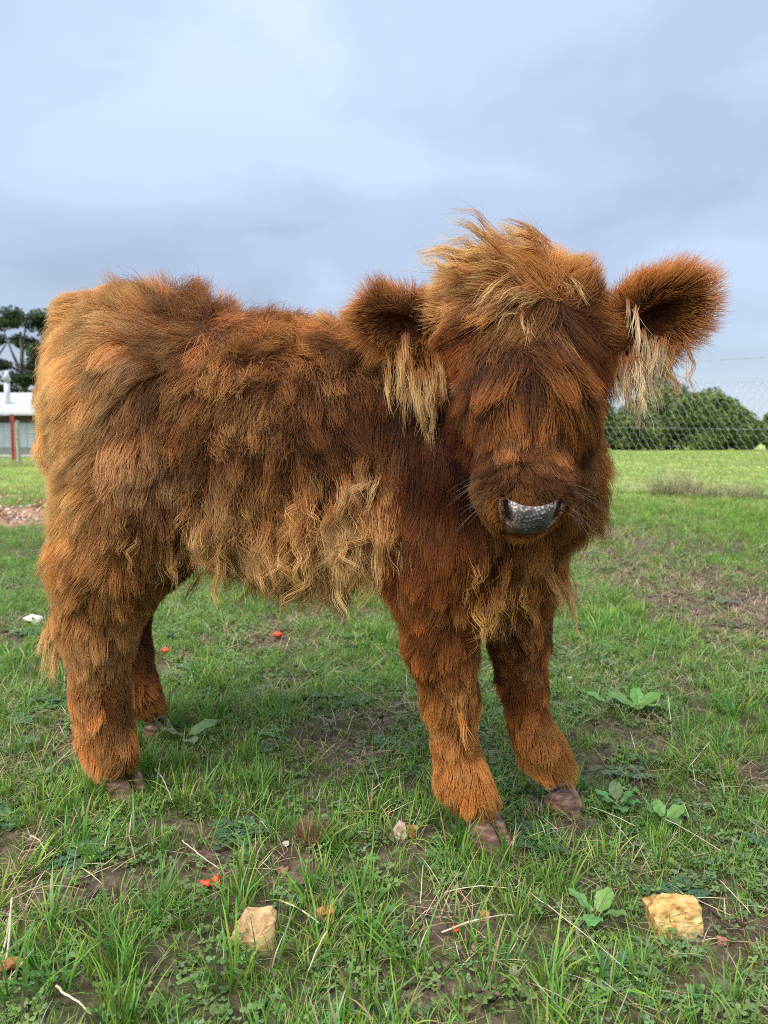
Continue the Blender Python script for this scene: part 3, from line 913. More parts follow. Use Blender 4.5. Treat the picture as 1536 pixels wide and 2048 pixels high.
A_HEAD = [(1060, 530, -.15, -1, 4.2, .65, .35, .5, .9, 'og', 'tn'), (1000, 535, -.9, -.55, 5.0, .55, .3, .4, .9, 'og', 'bl'), (950, 560, -1, -.35, 6.0, .50, .4, .3, .9, 'og', 'bl'),
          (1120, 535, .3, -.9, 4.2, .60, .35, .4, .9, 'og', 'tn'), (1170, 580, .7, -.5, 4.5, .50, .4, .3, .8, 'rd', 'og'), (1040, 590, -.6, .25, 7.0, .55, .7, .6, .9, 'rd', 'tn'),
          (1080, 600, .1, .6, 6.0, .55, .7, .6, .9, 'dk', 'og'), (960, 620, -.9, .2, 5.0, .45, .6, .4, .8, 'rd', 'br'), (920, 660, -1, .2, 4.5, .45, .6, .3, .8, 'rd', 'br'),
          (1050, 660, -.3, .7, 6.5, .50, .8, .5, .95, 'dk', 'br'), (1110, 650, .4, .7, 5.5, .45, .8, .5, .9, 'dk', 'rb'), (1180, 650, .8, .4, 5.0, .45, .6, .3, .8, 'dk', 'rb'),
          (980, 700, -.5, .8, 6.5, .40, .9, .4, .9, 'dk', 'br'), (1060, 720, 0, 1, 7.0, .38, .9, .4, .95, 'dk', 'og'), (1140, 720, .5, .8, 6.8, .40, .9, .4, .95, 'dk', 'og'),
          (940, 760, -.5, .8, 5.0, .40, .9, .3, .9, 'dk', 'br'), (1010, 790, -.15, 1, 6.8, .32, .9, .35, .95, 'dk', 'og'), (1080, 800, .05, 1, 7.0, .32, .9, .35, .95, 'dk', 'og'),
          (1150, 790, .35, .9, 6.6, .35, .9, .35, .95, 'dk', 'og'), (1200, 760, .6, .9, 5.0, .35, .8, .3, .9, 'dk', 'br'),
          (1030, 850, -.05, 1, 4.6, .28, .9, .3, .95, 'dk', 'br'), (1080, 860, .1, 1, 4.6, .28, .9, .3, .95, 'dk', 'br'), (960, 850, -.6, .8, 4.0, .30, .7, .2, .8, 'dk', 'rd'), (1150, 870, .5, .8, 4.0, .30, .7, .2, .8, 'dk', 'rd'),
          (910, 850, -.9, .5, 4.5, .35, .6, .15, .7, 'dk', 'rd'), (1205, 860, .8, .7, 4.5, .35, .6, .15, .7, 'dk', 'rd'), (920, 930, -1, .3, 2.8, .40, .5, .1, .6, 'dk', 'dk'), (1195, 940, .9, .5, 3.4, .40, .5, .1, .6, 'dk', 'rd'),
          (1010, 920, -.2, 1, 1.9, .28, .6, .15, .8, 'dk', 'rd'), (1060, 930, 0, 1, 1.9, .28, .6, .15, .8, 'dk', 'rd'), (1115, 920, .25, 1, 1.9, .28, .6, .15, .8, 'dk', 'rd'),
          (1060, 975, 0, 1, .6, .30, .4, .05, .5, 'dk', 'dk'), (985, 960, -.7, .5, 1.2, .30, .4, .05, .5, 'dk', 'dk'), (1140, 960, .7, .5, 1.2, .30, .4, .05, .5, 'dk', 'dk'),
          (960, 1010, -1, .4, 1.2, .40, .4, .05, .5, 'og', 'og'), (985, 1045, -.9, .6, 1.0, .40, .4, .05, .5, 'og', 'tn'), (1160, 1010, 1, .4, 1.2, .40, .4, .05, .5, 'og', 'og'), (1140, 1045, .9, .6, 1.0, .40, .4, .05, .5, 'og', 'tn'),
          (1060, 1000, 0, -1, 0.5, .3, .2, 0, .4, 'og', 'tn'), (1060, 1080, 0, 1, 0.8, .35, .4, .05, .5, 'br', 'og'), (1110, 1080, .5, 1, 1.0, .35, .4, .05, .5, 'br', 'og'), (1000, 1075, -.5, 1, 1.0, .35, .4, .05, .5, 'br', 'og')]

# ---- sample hair roots over the surface
tri = np.vstack([BF[:, [0, 1, 2]], BF[:, [0, 2, 3]]])
ta, tb, tcx = BV[tri[:, 0]], BV[tri[:, 1]], BV[tri[:, 2]]
area = np.linalg.norm(np.cross(tb - ta, tcx - ta), axis=1) / 2
cen = (ta + tb + tcx) / 3
_, pid = sdf(cen, True)
part_names = [p[0] for p in PRIMS]
tri_part = np.array(part_names)[pid]
DENS = dict(torso=1., near_hind=1.35, far_hind=.9, near_fore=1.7, far_fore=1.6, tail=1.6, head=1.9, ear_left=2.4, ear_right=2.4)
wt = area * np.array([DENS[p] for p in tri_part])
wt[(cen[:, 2] < .045)] = 0
muz_d = np.linalg.norm(cen - MUZ, axis=1)
wt[muz_d < .085] *= 2.2
NHAIR = 310000
pick = RNG.choice(len(tri), NHAIR, p=wt / wt.sum())
r1 = np.sqrt(RNG.random(NHAIR))[:, None]; r2 = RNG.random(NHAIR)[:, None]
ROOT = ta[pick] * (1 - r1) + tb[pick] * (r1 * (1 - r2)) + tcx[pick] * (r1 * r2)
RPART = tri_part[pick]
RNORM = unit(grid_lookup(ROOT, GG))
# nose frame: the end of the snout faces the camera
NF = unit(np.array([-.03, -1., -.08])); NX = unit(np.cross(NF, ZV)); NX = NX if NX[0] > 0 else -NX
ND = np.cross(NF, NX); ND = ND if ND[2] < 0 else -ND


def snout(x, y):
    """surface of the snout seen along the nose axis, for offsets across (x) and down (y)"""
    p = NOSE_0 + NX * np.asarray(x)[:, None] + ND * np.asarray(y)[:, None] + NF * .12
    for _ in range(40):
        p = p - NF * np.clip(grid_lookup(p, GF), 0, .02)[:, None] * .8
    return p


NOSE_0 = at(1061, 1030, .78)
NOSE_C = snout(np.zeros(1), np.zeros(1))[0]
_q = ROOT - NOSE_C
_x, _y = _q @ NX, _q @ ND
nose_zone = (np.abs(_x) < .0310 - .08 * np.clip(_y, -.02, .06)) & (_y > -.0195 + .0080 * (1 - np.clip(np.abs(_x) / .028, 0, 1) ** 2)) & (_y < .0205) & ((_q @ NF) > -.04)
keep = ~(nose_zone & (RPART == 'head'))
# ears keep a sparser, darker hollow
ROOT, RPART, RNORM = ROOT[keep], RPART[keep], RNORM[keep]


def field(idx, anchors, sigma=.045):
    """interpolate the groom controls over the roots of one group"""
    P = ROOT[idx]
    U, Vv, D = project(P)
    facing = (RNORM[idx] * (np.array([0, 0, CAM_H]) - P)).sum(1) > 0
    pos, vals = [], []
    right = np.array([1., 0, 0]); up = np.array([0, SP, CP])
    for a in anchors:
        pd = np.hypot(U - a[0], Vv - a[1])
        near = (pd < 28) & facing
        if near.any():
            k = np.where(near)[0][np.argmin(D[near])]
        else:
            k = np.argmin(pd + D * 5)
        fl = unit(right * a[2] - up * a[3])
        pos.append(P[k]); vals.append(np.concatenate([fl, a[4:9], PAL[a[9]], PAL[a[10]]]))
    pos = np.array(pos); vals = np.array(vals)
    out = np.zeros((len(idx), vals.shape[1]))
    for s in range(0, len(idx), 40000):
        d2 = ((P[s:s + 40000, None] - pos[None]) ** 2).sum(-1)
        w = np.exp(-d2 / (2 * sigma ** 2)) + 1e-4 / (1 + (d2 / sigma ** 2) ** 3)
        out[s:s + 40000] = (w @ vals) / w.sum(1, keepdims=True)
    return out


NP_ = 9
TT = np.linspace(0, 1, NP_)


def noise3(P, scale, seed):
    """cheap smooth vector noise"""
    r = np.random.default_rng(seed)
    out = np.zeros_like(P)
    for k in range(6):
        w = r.normal(0, 1, 3) / scale; ph = r.uniform(0, 6.28, 3); am = unit(r.normal(0, 1, 3))
        out += np.sin((P @ w)[:, None] + ph) * am
    return out / 2.2


def grow(P, Nn, flow, L, lift, droop, curl, rng, jit=.16, stiff=1.0, collide=True):
    n = len(P)
    T = flow - Nn * (flow * Nn).sum(1, keepdims=True) * .85
    T = unit(T + noise3(P, .030, 5) * .42 + noise3(P, .011, 6) * .35 * (.4 + curl[:, None]))
    lf = np.clip(lift + rng.normal(0, .07, n), .05, 1.2)[:, None]
    d = unit(T * np.cos(lf * 1.3) + Nn * np.sin(lf * 1.3) + rng.normal(0, jit, (n, 3)))
    e1 = unit(np.cross(d, rng.normal(0, 1, (n, 3))))
    ph = rng.uniform(0, 6.28, n)
    fr = rng.uniform(.8, 1.7, n)
    pts = np.zeros((n, NP_, 3)); pts[:, 0] = P
    p = P.copy(); st = (L / (NP_ - 1))[:, None]
    for k in range(1, NP_):
        t = TT[k]
        wob = np.sin(6.28 * fr * t * 1.3 + ph)[:, None] * e1 * curl[:, None] * .55
        e2 = np.cross(d, e1)
        wob = wob + np.cos(6.28 * fr * t * 1.3 + ph)[:, None] * e2 * curl[:, None] * .35
        d = unit(d + T * .10 * stiff + np.array([0, 0, -1.]) * droop[:, None] * .10 * (.5 + t) + wob * .55 + rng.normal(0, .035, (n, 3)))
        p = p + d * st
        if collide:
            s = grid_lookup(p, GF)
            push = np.clip(.0025 + .004 * t - s, 0, .03)
            if (push > 0).any():
                p = p + unit(grid_lookup(p, GG)) * push[:, None]
        pts[:, k] = p
    return pts


def nearest(centres, P):
    kd = kdtree.KDTree(len(centres))
    for i, c in enumerate(centres): kd.insert(c, i)
    kd.balance()
    return np.array([kd.find(p)[1] for p in P])


def clump(pts, amount, frac, rng, power=1.3, tight=.22):
    n = len(pts)
    m = max(2, int(n * frac))
    ci = rng.choice(n, m, replace=False)
    near = nearest(pts[ci, 0] + rng.normal(0, .001, (m, 3)), pts[:, 0])
    g = pts[ci][near]
    off = (pts[:, :1] - g[:, :1])
    w = (amount[:, None] * TT[None] ** power)[..., None]
    spread = 1 - (1 - tight) * TT[None, :, None] ** .8
    return pts * (1 - w) + (g + off * spread) * w, near


def hair_material():
    m, nt, L, out = newmat('calf_hair')
    a = N(nt, 'ShaderNodeAttribute', attribute_name='hair_col')
    p = N(nt, 'ShaderNodeBsdfPrincipled', inp={'Roughness': .5, 'Specular IOR Level': .14})
    t = N(nt, 'ShaderNodeBsdfTranslucent')
    mx = N(nt, 'ShaderNodeMixShader', inp={0: .22})
    L(a.outputs['Color'], p.inputs['Base Color']); L(a.outputs['Color'], t.inputs['Color'])
    L(p.outputs[0], mx.inputs[1]); L(t.outputs[0], mx.inputs[2]); L(mx.outputs[0], out.inputs[0])
    return m


M_HAIR = hair_material()


def make_hair(name, pts, croot, ctip, rad, label=None, tip_at=.92, tip_pow=2.0):
    n, k, _ = pts.shape
    cu = bpy.data.hair_curves.new(name)
    cu.add_curves([k] * n)
    cu.position_data.foreach_set('vector', pts.astype(np.float32).ravel())
    t = np.linspace(0, 1, k)
    prof = (1 - .8 * t ** 2.2)
    R = (np.asarray(rad).reshape(-1, 1) * prof[None]).astype(np.float32)
    at_ = cu.attributes.get('radius') or cu.attributes.new('radius', 'FLOAT', 'POINT')
    at_.data.foreach_set('value', R.ravel())
    w = np.clip(t / tip_at, 0, 1) ** tip_pow
    C = croot[:, None] * (1 - w[None, :, None]) + ctip[:, None] * w[None, :, None]
    C4 = np.ones((n, k, 4), np.float32); C4[..., :3] = C
    ca = cu.attributes.new('hair_col', 'FLOAT_COLOR', 'POINT')
    ca.data.foreach_set('color', C4.ravel())
    cu.materials.append(M_HAIR)
    o = bpy.data.objects.new(name, cu)
    link(o, calf)
    o['kind'] = 'stuff'
    if label: o['label'] = label
    return o


def colvar(c, rng, s=.16):
    k = np.exp(rng.normal(0, s, (len(c), 1)))
    c = c * k
    return c * np.minimum(1, .88 / np.maximum(c.max(1, keepdims=True), 1e-6))


def groom(name, parts, anchors, sigma=.042, lab=None, rad=.00020, big=.0085, small=.07, jit=.16):
    idx = np.where(np.isin(RPART, parts))[0]
    if len(idx) == 0: return
    f = field(idx, anchors, sigma)
    rng = np.random.default_rng(len(name) * 7 + len(idx))
    P, Nn = ROOT[idx], RNORM[idx]
    n = len(idx)
    L = f[:, 3] / 100 * rng.uniform(.5, 1.18, n)
    if name == 'body_coat': f[:, 6] = f[:, 6] * 1.35 + .12
    pts = grow(P, Nn, f[:, 0:3], L, f[:, 4], f[:, 5], f[:, 6], rng, jit)
    pts, nb = clump(pts, f[:, 7] * rng.uniform(.3, .9, n), small, rng, 1.0, .25)
    pts, nb2 = clump(pts, np.clip(f[:, 7] * rng.uniform(.25, 1.0, n), 0, .92), big, rng, 1.1, .30)
    pts, nb = clump(pts, f[:, 7] * rng.uniform(.0, .8, n), small * 2.5, rng, .9, .3)
    # frizz: strands wander on their own
    fz_ = rng.normal(0, 1, (n, 3, 3)); ph = rng.uniform(0, 6.28, (n, 3))
    amp = (.0007 + .030 * L) * (.6 + f[:, 6]) * {'leg_coat': .5, 'head_coat': .65}.get(name, 1.)
    for q, fq in enumerate((3.5, 6.5, 11.)):
        pts += (np.sin(TT[None] * fq + ph[:, q:q + 1]) - np.sin(ph[:, q:q + 1]))[..., None] * fz_[:, q][:, None] * (amp * (.8, .45, .25)[q])[:, None, None]
    pts += rng.normal(0, .0012, (n, 1, 3)) * TT[None, :, None]
    if name == 'head_coat':                                   # strands stop short of the bare nose
        q = pts - NOSE_C
        x_, y_ = q @ NX, q @ ND
        hit = (np.abs(x_) < .0295 - .08 * np.clip(y_, -.02, .06)) & (y_ > -.0180 + .0080 * (1 - np.clip(np.abs(x_) / .028, 0, 1) ** 2)) & (y_ < .024) & ((q @ NF) > -.03)
        first = np.where(hit.any(1), np.argmax(hit, 1), NP_) / NP_
        sc_ = np.where(hit.any(1), np.clip(first * .85, .04, 1), 1.)
        pts = pts[:, :1] + (pts - pts[:, :1]) * sc_[:, None, None]
    lockv = np.exp(rng.normal(.0, .29, nb2.max() + 1))[nb2][:, None]
    lockt = rng.uniform(-.4, .32, nb2.max() + 1)[nb2][:, None]
    patch = noise3(P, .035, 9)[:, :1] * .34
    c0 = f[:, 8:11]; c1 = f[:, 11:14]
    mixv = np.clip(lockt + patch, -.5, .5)
    c1b = c1 * (1 + np.minimum(mixv, 0)) + c0 * (-np.minimum(mixv, 0)) + np.maximum(mixv, 0) * .7 * np.clip((c1[:, :1] - .10) / .30, 0, 1) * (np.array(PAL['tn']) * .35 + np.array(PAL['bl']) * .65 - c1)
    make_hair(name, pts, colvar(c0 * lockv, rng), colvar(c1b * lockv, rng), rad * rng.uniform(.7, 1.25, n), lab)


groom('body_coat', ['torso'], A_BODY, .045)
groom('leg_coat', ['near_hind'], A_NH + [a for a in A_BODY if a[0] < 400 and a[1] > 620], .04)
groom('leg_coat', ['far_hind'], A_FH, .05)
groom('leg_coat', ['near_fore'], A_NF + [a for a in A_BODY if 760 < a[0] < 960 and a[1] > 900], .035)
groom('leg_coat', ['far_fore'], A_FF, .035)
groom('tail', ['tail'], [(150, 600, -.9, .0, 4.5, .40, .6, .3, .8, 'og', 'bl'), (120, 680, -.5, .8, 5, .35, .9, .3, .8, 'tn', 'bl'), (120, 800, -.3, 1, 6, .3, 1, .3, .8, 'tn', 'bl')], .06)
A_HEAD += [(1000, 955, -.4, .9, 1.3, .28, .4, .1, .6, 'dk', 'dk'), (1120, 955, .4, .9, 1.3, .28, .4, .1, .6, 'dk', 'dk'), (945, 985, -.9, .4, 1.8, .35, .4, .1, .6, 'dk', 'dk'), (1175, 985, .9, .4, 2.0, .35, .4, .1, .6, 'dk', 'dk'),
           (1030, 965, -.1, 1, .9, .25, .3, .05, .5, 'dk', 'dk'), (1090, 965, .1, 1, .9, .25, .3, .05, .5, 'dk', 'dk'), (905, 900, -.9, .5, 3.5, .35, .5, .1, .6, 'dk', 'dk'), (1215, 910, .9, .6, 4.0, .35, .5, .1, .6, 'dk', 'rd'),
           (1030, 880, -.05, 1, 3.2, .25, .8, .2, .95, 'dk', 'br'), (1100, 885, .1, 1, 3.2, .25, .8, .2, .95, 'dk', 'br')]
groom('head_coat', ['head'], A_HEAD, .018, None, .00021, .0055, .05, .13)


def groom_ear(nm):
    e = EARS[nm]
    idx = np.where(RPART == nm)[0]
    rng = np.random.default_rng(len(idx))
    P, Nn = ROOT[idx], RNORM[idx]; n = len(idx)
    q = P - e['c']
    a = (q @ e['ax']) / (e['ln'] * .56); s = (q @ e['side']) / .037; w = q @ e['fwd']
    rim = np.clip(np.hypot(a, s), 0, 1.2)
    out = unit(e['ax'] * a[:, None] + e['side'] * s[:, None] + 1e-4)
    flow = unit(out + e['ax'] * .35 + np.array([0, 0, -.15]))
    inside = (w > -.004) & (rim < .75)
    L = np.where(inside, .010, .022 + .010 * rim) * rng.uniform(.75, 1.2, n)
    lift = np.where(inside, .55, .5)
    one = np.ones(n)
    pts = grow(P, Nn, flow, L * rng.uniform(.6, 1.2, n), lift, one * .2, one * .5, rng, .30)
    pts, _ = clump(pts, rng.uniform(0, .5, n), .05, rng, 1.2, .4)
    c0 = np.where(inside[:, None], np.array(PAL['dk']), np.array(PAL['rb']))
    t = np.clip((rim - .35) / .6, 0, 1)[:, None]
    c1 = np.array(PAL['rd']) * (1 - t) + np.array(mixc('og', 'tn', .35)) * 1.15 * t
    make_hair('ear_coat', pts, colvar(c0, rng), colvar(c1, rng), .00018 * rng.uniform(.6, 1.2, n), None, .6, 1.)


groom_ear('ear_left'); groom_ear('ear_right')


def fringe(name, roots, normal, dirv, L, n, seed, c0, c1, nloc, wav=.25, droop=2.2, spreadr=.008, rad=.00025):
    """long loose locks that hang or blow from a line of roots, each with its own wave, length and tone"""
    rng = np.random.default_rng(seed)
    NF_ = 20
    t = np.linspace(0, 1, NF_)
    roots = np.array(roots)
    k = rng.uniform(0, len(roots) - 1.001, nloc)
    i = k.astype(int); f = (k - i)[:, None]
    LR = roots[i] * (1 - f) + roots[i + 1] * f + rng.normal(0, spreadr * 1.3, (nloc, 3))
    share = rng.dirichlet(np.full(nloc, 1.6))
    lock = rng.choice(nloc, n, p=share)
    P = LR[lock] + rng.normal(0, spreadr * .55, (n, 3))
    gl = rng.uniform(.45, 1.08, nloc) * L
    d0 = unit(np.tile(unit(np.array(dirv, float)), (nloc, 1)) + unit(np.array(normal, float)) * .22 + rng.normal(0, .16, (nloc, 3)))
    g = np.zeros((nloc, NF_, 3)); g[:, 0] = LR; d = d0.copy()
    for q in range(1, NF_):
        d = unit(d + np.array([0, 0, -1.]) * droop * .045)
        g[:, q] = g[:, q - 1] + d * (gl / (NF_ - 1))[:, None]
    for fq, am in ((1.1, .060), (2.3, .030), (3.9, .008)):
        ax = unit(np.cross(d0, rng.normal(0, 1, (nloc, 3)))); ph = rng.uniform(0, 6.28, (nloc, 1)); fr = fq * rng.uniform(.7, 1.4, (nloc, 1))
        g += ((np.sin(6.28 * fr * t[None] + ph) - np.sin(ph)) * (t[None] ** .6))[..., None] * ax[:, None] * (am * gl * wav * rng.uniform(.4, 2.2, nloc))[:, None, None] * 2.
    sc = rng.uniform(.5, 1., n)
    fi = t[None] * sc[:, None] * (NF_ - 1); i0 = np.minimum(fi.astype(int), NF_ - 2); fr_ = (fi - i0)[..., None]
    gg = g[lock[:, None], i0] * (1 - fr_) + g[lock[:, None], i0 + 1] * fr_          # every strand follows its lock and ends on its own
    off = P[:, None] - gg[:, :1]
    taper = rng.uniform(.70, .97, n)[:, None, None]
    pts = gg + off * (1 - taper * t[None, :, None] ** .6)
    pts += noise3(pts.reshape(-1, 3), .010, seed).reshape(pts.shape) * .0020 * t[None, :, None]
    st = rng.normal(0, 1, (n, 3)); stray = np.where(rng.random(n) < .16, .010, .0022)
    pts += st[:, None] * (stray[:, None] * t[None] ** 1.6)[..., None]
    tone = rng.uniform(0, .75, nloc)[lock][:, None]
    C0 = np.tile(np.array(c0), (n, 1)); C1 = np.array(c1) * (1 - tone) + (np.array(c0) * .5 + np.array(c1) * .25) * tone
    return make_hair(name, pts, colvar(C0, rng), colvar(C1, rng, .2), rad * rng.uniform(.7, 1.2, n), None, .55, 1.)


fringe('ear_fringe', [at(795, 680, .935), at(815, 735, .93), at(850, 750, .925), at(885, 735, .92)], (0, -1, -.2), (.10, -.1, -1), .082, 1000, 3, PAL['br'], PAL['bl'], 34, .22, spreadr=.006)
fringe('ear_fringe', [at(1320, 690, .90), at(1300, 715, .895), at(1265, 725, .89), at(1235, 715, .89)], (0, -1, -.2), (-.02, -.1, -1), .072, 1100, 4, PAL['br'], PAL['pb'], 34, .25, spreadr=.006)
fringe('ear_fringe', [at(1262, 590, .885), at(1275, 630, .885), at(1290, 680, .885)], (0, -1, 0), (.08, -.2, -1), .055, 130, 5, PAL['br'], PAL['pb'], 5, .2, spreadr=.003)
fringe('ear_fringe', [at(1305, 700, .89), at(1335, 700, .895), at(1365, 690, .90)], (0, -1, -.2), (.1, -.1, -1), .080, 220, 8, PAL['br'], PAL['bl'], 7, .8, spreadr=.004)
# loose pale locks of the forelock
fringe('forelock', [at(1000, 555, .865), at(1050, 585, .85), at(1085, 600, .85)], HF, unit(-HX * .75 - ZV * .5), .070, 230, 21, PAL['br'], PAL['bl'], 20, .6, .8, .006)
fringe('forelock', [at(1040, 640, .83), at(1070, 650, .83), at(1060, 620, .83)], HF, unit(-HX * .1 - ZV * 1), .050, 70, 22, PAL['br'], PAL['bl'], 6, .3, 1.0, .004)
fringe('forelock', [at(1110, 545, .87), at(1140, 560, .87), at(1150, 580, .87)], HF, unit(HX * .5 - ZV * .8), .05, 160, 23, PAL['br'], PAL['bl'], 8, .3, 1.0, .004)
fringe('forelock', [at(950, 550, .885), at(1000, 525, .885), at(1050, 510, .89), at(1100, 510, .89)], (0, -.3, 1), unit(-HX * .95 + ZV * .12), .080, 1500, 24, PAL['og'], PAL['bl'], 44, .45, .5, .009)
# wavy locks hanging from the belly, chest, hock and knee
fringe('belly_fringe', [loc(-.20, -.10, .435), loc(-.10, -.12, .425), loc(.0, -.125, .42), loc(.10, -.115, .42), loc(.16, -.11, .42)], (0, -1, -.3), (0, -.1, -1), .115, 3600, 31, PAL['br'], mixc('tn', 'bl', .35), 120, 1., 1.6, .016)
fringe('belly_fringe', [loc(.08, -.125, .44), loc(.11, -.12, .45), loc(.14, -.115, .45)], (0, -1, -.3), (0, -.1, -1), .135, 1200, 32, PAL['br'], PAL['bl'], 22, .7, 1.6, .012)
fringe('belly_fringe', [loc(-.18, -.03, .385), loc(-.05, -.02, .37), loc(.10, -.02, .37)], (0, -1, -.3), (0, -.1, -1), .085, 2600, 33, PAL['br'], PAL['tn'], 60, .8, 1.6, .018)
fringe('chest_fringe', [at(930, 1120, .93), at(970, 1160, .93), at(1020, 1200, .95)], (0, -1, -.3), (0, -.1, -1), .070, 600, 34, PAL['br'], PAL['tn'], 24, .9, 1.4, .013)
fringe('chest_fringe', [at(1090, 1130, .98), at(1115, 1160, .98)], (.5, -1, -.3), (.5, -.1, -1), .075, 200, 35, PAL['og'], PAL['bl'], 10, .4, 1.0, .006)
fringe('hock_tuft', [at(125, 1240, 1.11), at(115, 1270, 1.11), at(130, 1300, 1.11)], (-1, 0, -.2), (-.35, -.1, -1), .060, 700, 36, PAL['tn'], PAL['bl'], 14, .15, 1.0, .008)
fringe('knee_tuft', [at(900, 1390, .942), at(915, 1400, .942)], (0, -1, 0), (-.15, -.1, -1), .055, 70, 37, PAL['og'], PAL['tn'], 5, .15, 1.0, .006)

# ---- nose, lip, eyes, hooves
def tube(name, pts, r0, r1, mat, sides=6):
    pts = [np.array(p, float) for p in pts]
    V, F = [], []
    for k, p in enumerate(pts):
        a = pts[max(0, k - 1)]; b = pts[min(len(pts) - 1, k + 1)]
        d = unit(b - a); s = unit(np.cross(d, ZV + np.array([.01, .02, 0]))); t = np.cross(d, s)
        r = r0 + (r1 - r0) * k / (len(pts) - 1)
        for i in range(sides):
            q = 6.2832 * i / sides
            V.append(p + s * math.cos(q) * r + t * math.sin(q) * r)
    for k in range(len(pts) - 1):
        for i in range(sides):
            F.append([k * sides + i, k * sides + (i + 1) % sides, (k + 1) * sides + (i + 1) % sides, (k + 1) * sides + i])
    F.append(list(range(sides))[::-1]); F.append([(len(pts) - 1) * sides + i for i in range(sides)])
    return mesh_np(name, np.array(V), F, mat)


def nose_pad():
    m, nt, L, out = newmat('nose_skin')
    p = N(nt, 'ShaderNodeBsdfPrincipled', inp={'Roughness': .7, 'Specular IOR Level': .25})
    geo = N(nt, 'ShaderNodeNewGeometry')
    vo = N(nt, 'ShaderNodeTexVoronoi', inp={'Scale': 330.}); L(geo.outputs['Position'], vo.inputs['Vector'])
    n = N(nt, 'ShaderNodeTexNoise', inp={'Scale': 60, 'Detail': 5}); L(geo.outputs['Position'], n.inputs['Vector'])
    a = N(nt, 'ShaderNodeAttribute', attribute_name='col')
    r = ramp(nt, [(.15, 1.9), (.55, .35)]); L(vo.outputs['Distance'], r.inputs[0])
    r2 = ramp(nt, [(.4, .55), (.62, 1.35)]); L(n.outputs['Fac'], r2.inputs[0])
    mu = N(nt, 'ShaderNodeMix', data_type='RGBA', blend_type='MULTIPLY', inp={0: .8}); L(a.outputs['Color'], mu.inputs[6]); L(r2.outputs[0], mu.inputs[7])
    mv = N(nt, 'ShaderNodeMix', data_type='RGBA', blend_type='MULTIPLY', inp={0: .85}); L(mu.outputs[2], mv.inputs[6]); L(r.outputs[0], mv.inputs[7])
    L(mv.outputs[2], p.inputs['Base Color'])
    b = N(nt, 'ShaderNodeBump', inp={'Strength': .8, 'Distance': .0008}); b.invert = True
    L(vo.outputs['Distance'], b.inputs['Height']); L(b.outputs[0], p.inputs['Normal'])
    L(p.outputs[0], out.inputs[0])
    nu, nv = 65, 41
    V, C = [], []
    pink = np.array([.52, .30, .26]); wing = np.array([.30, .125, .075]); grey = np.array([.155, .14, .134]); lite = np.array([.52, .45, .43]); dark = np.array([.022, .009, .008])
    for j in range(nv):
        t = j / (nv - 1) * 2 - 1                     # -1 top .. 1 bottom
        for i in range(nu):
            s = i / (nu - 1) * 2 - 1
            half = .0355 - .0060 * ((t + 1) / 2) ** 1.5
            x = s * half; ax_ = abs(x)
            top = -.0205 + .0080 * (1 - min(1, ax_ / .028) ** 2)       # corners rise, middle dips
            bot = .0210 - .0012 * abs(s) ** 3
            y = top + (bot - top) * (t + 1) / 2
            z = .0015 + .0065 * (1 - min(1, ax_ / .027) ** 2.6) * (1 - .35 * abs(t) ** 3) - .004 * max(0, t) ** 3
            xn = .0262 - .28 * (y + .010)                              # the nostril slit leans inwards as it goes down
            win = 1 / (1 + math.exp((y - .0045) / .0018)) * 1 / (1 + math.exp(-(y + .0185) / .0012))
            q = math.exp(-((ax_ - xn) / (.0030 + .0012 * (y > -.006))) ** 2) * win
            z += .0030 * math.exp(-((ax_ - xn - .0062) / .0035) ** 2) * win - .0085 * q
            V.append((x, y, z))
            g = min(1., max(0., 1.15 - (ax_ / .027) ** 2 * .75 - .9 * max(0, -.004 - y) / .012))
            c = grey * g + lite * (1 - g)
            o_ = min(1., max(0., (ax_ - xn - .002) / .003))            # outside the slit: pinkish wing
            c = c * (1 - o_) + wing * o_
            pk = math.exp(-(((ax_ - .0215) / .0045) ** 2 + ((y - .0085) / .0055) ** 2))
            c = c * (1 - .85 * pk) + pink * .85 * pk
            C.append(c * (1 - .95 * q) + dark * .95 * q)
    W = np.array(V)
    V = list(snout(W[:, 0], W[:, 1]) + NF * W[:, 2:] + NF * .002)
    F = [[j * nu + i, j * nu + i + 1, (j + 1) * nu + i + 1, (j + 1) * nu + i] for j in range(nv - 1) for i in range(nu - 1)]
    # rim that closes the pad into the muzzle
    ring = [i for i in range(nu)] + [j * nu + nu - 1 for j in range(1, nv)] + [(nv - 1) * nu + i for i in range(nu - 2, -1, -1)] + [j * nu for j in range(nv - 2, 0, -1)]
    n0 = len(V)
    for k in ring:
        V.append(V[k] - NF * .03); C.append(C[k])
    for a_ in range(len(ring)):
        b_ = (a_ + 1) % len(ring)
        F.append([ring[a_], ring[b_], n0 + b_, n0 + a_])
    me = mesh_np('nose', np.array(V), F, m, np.array(C))
    bm = bmesh.new(); bm.from_mesh(me); bmesh.ops.recalc_face_normals(bm, faces=bm.faces); bm.to_mesh(me); bm.free()
    o = obj('nose', me, calf); o['label'] = 'speckled grey and pink nose pad'
    # nostrils
    md = mat_simple('nostril_dark', (.05, .02, .017), .5, (.02, .008, .007), 80)
    for sg in (-1, 1):
        yy = np.linspace(-.014, .001, 9); xx = sg * (.0262 - .28 * (yy + .010))
        pts = snout(xx, yy) - NF * .0030
        me = tube('nostril', list(pts), .0016, .0016, md, 8)
        obj('nostril', me, calf)
    # lower lip
    lipc = snout(np.zeros(1), np.array([.0255]))[0]
    ml = mat_simple('lip_skin', (.20, .10, .07), .5, (.11, .05, .035), 70)
    bm = bmesh.new(); bmesh.ops.create_uvsphere(bm, u_segments=24, v_segments=12, radius=1)
    for v in bm.verts:
        x, y, z = v.co
        v.co = lipc + NX * x * .026 + ND * (y * .0050 - .004 * x * x) + NF * (-.004 + z * .010 - .010 * x * x)
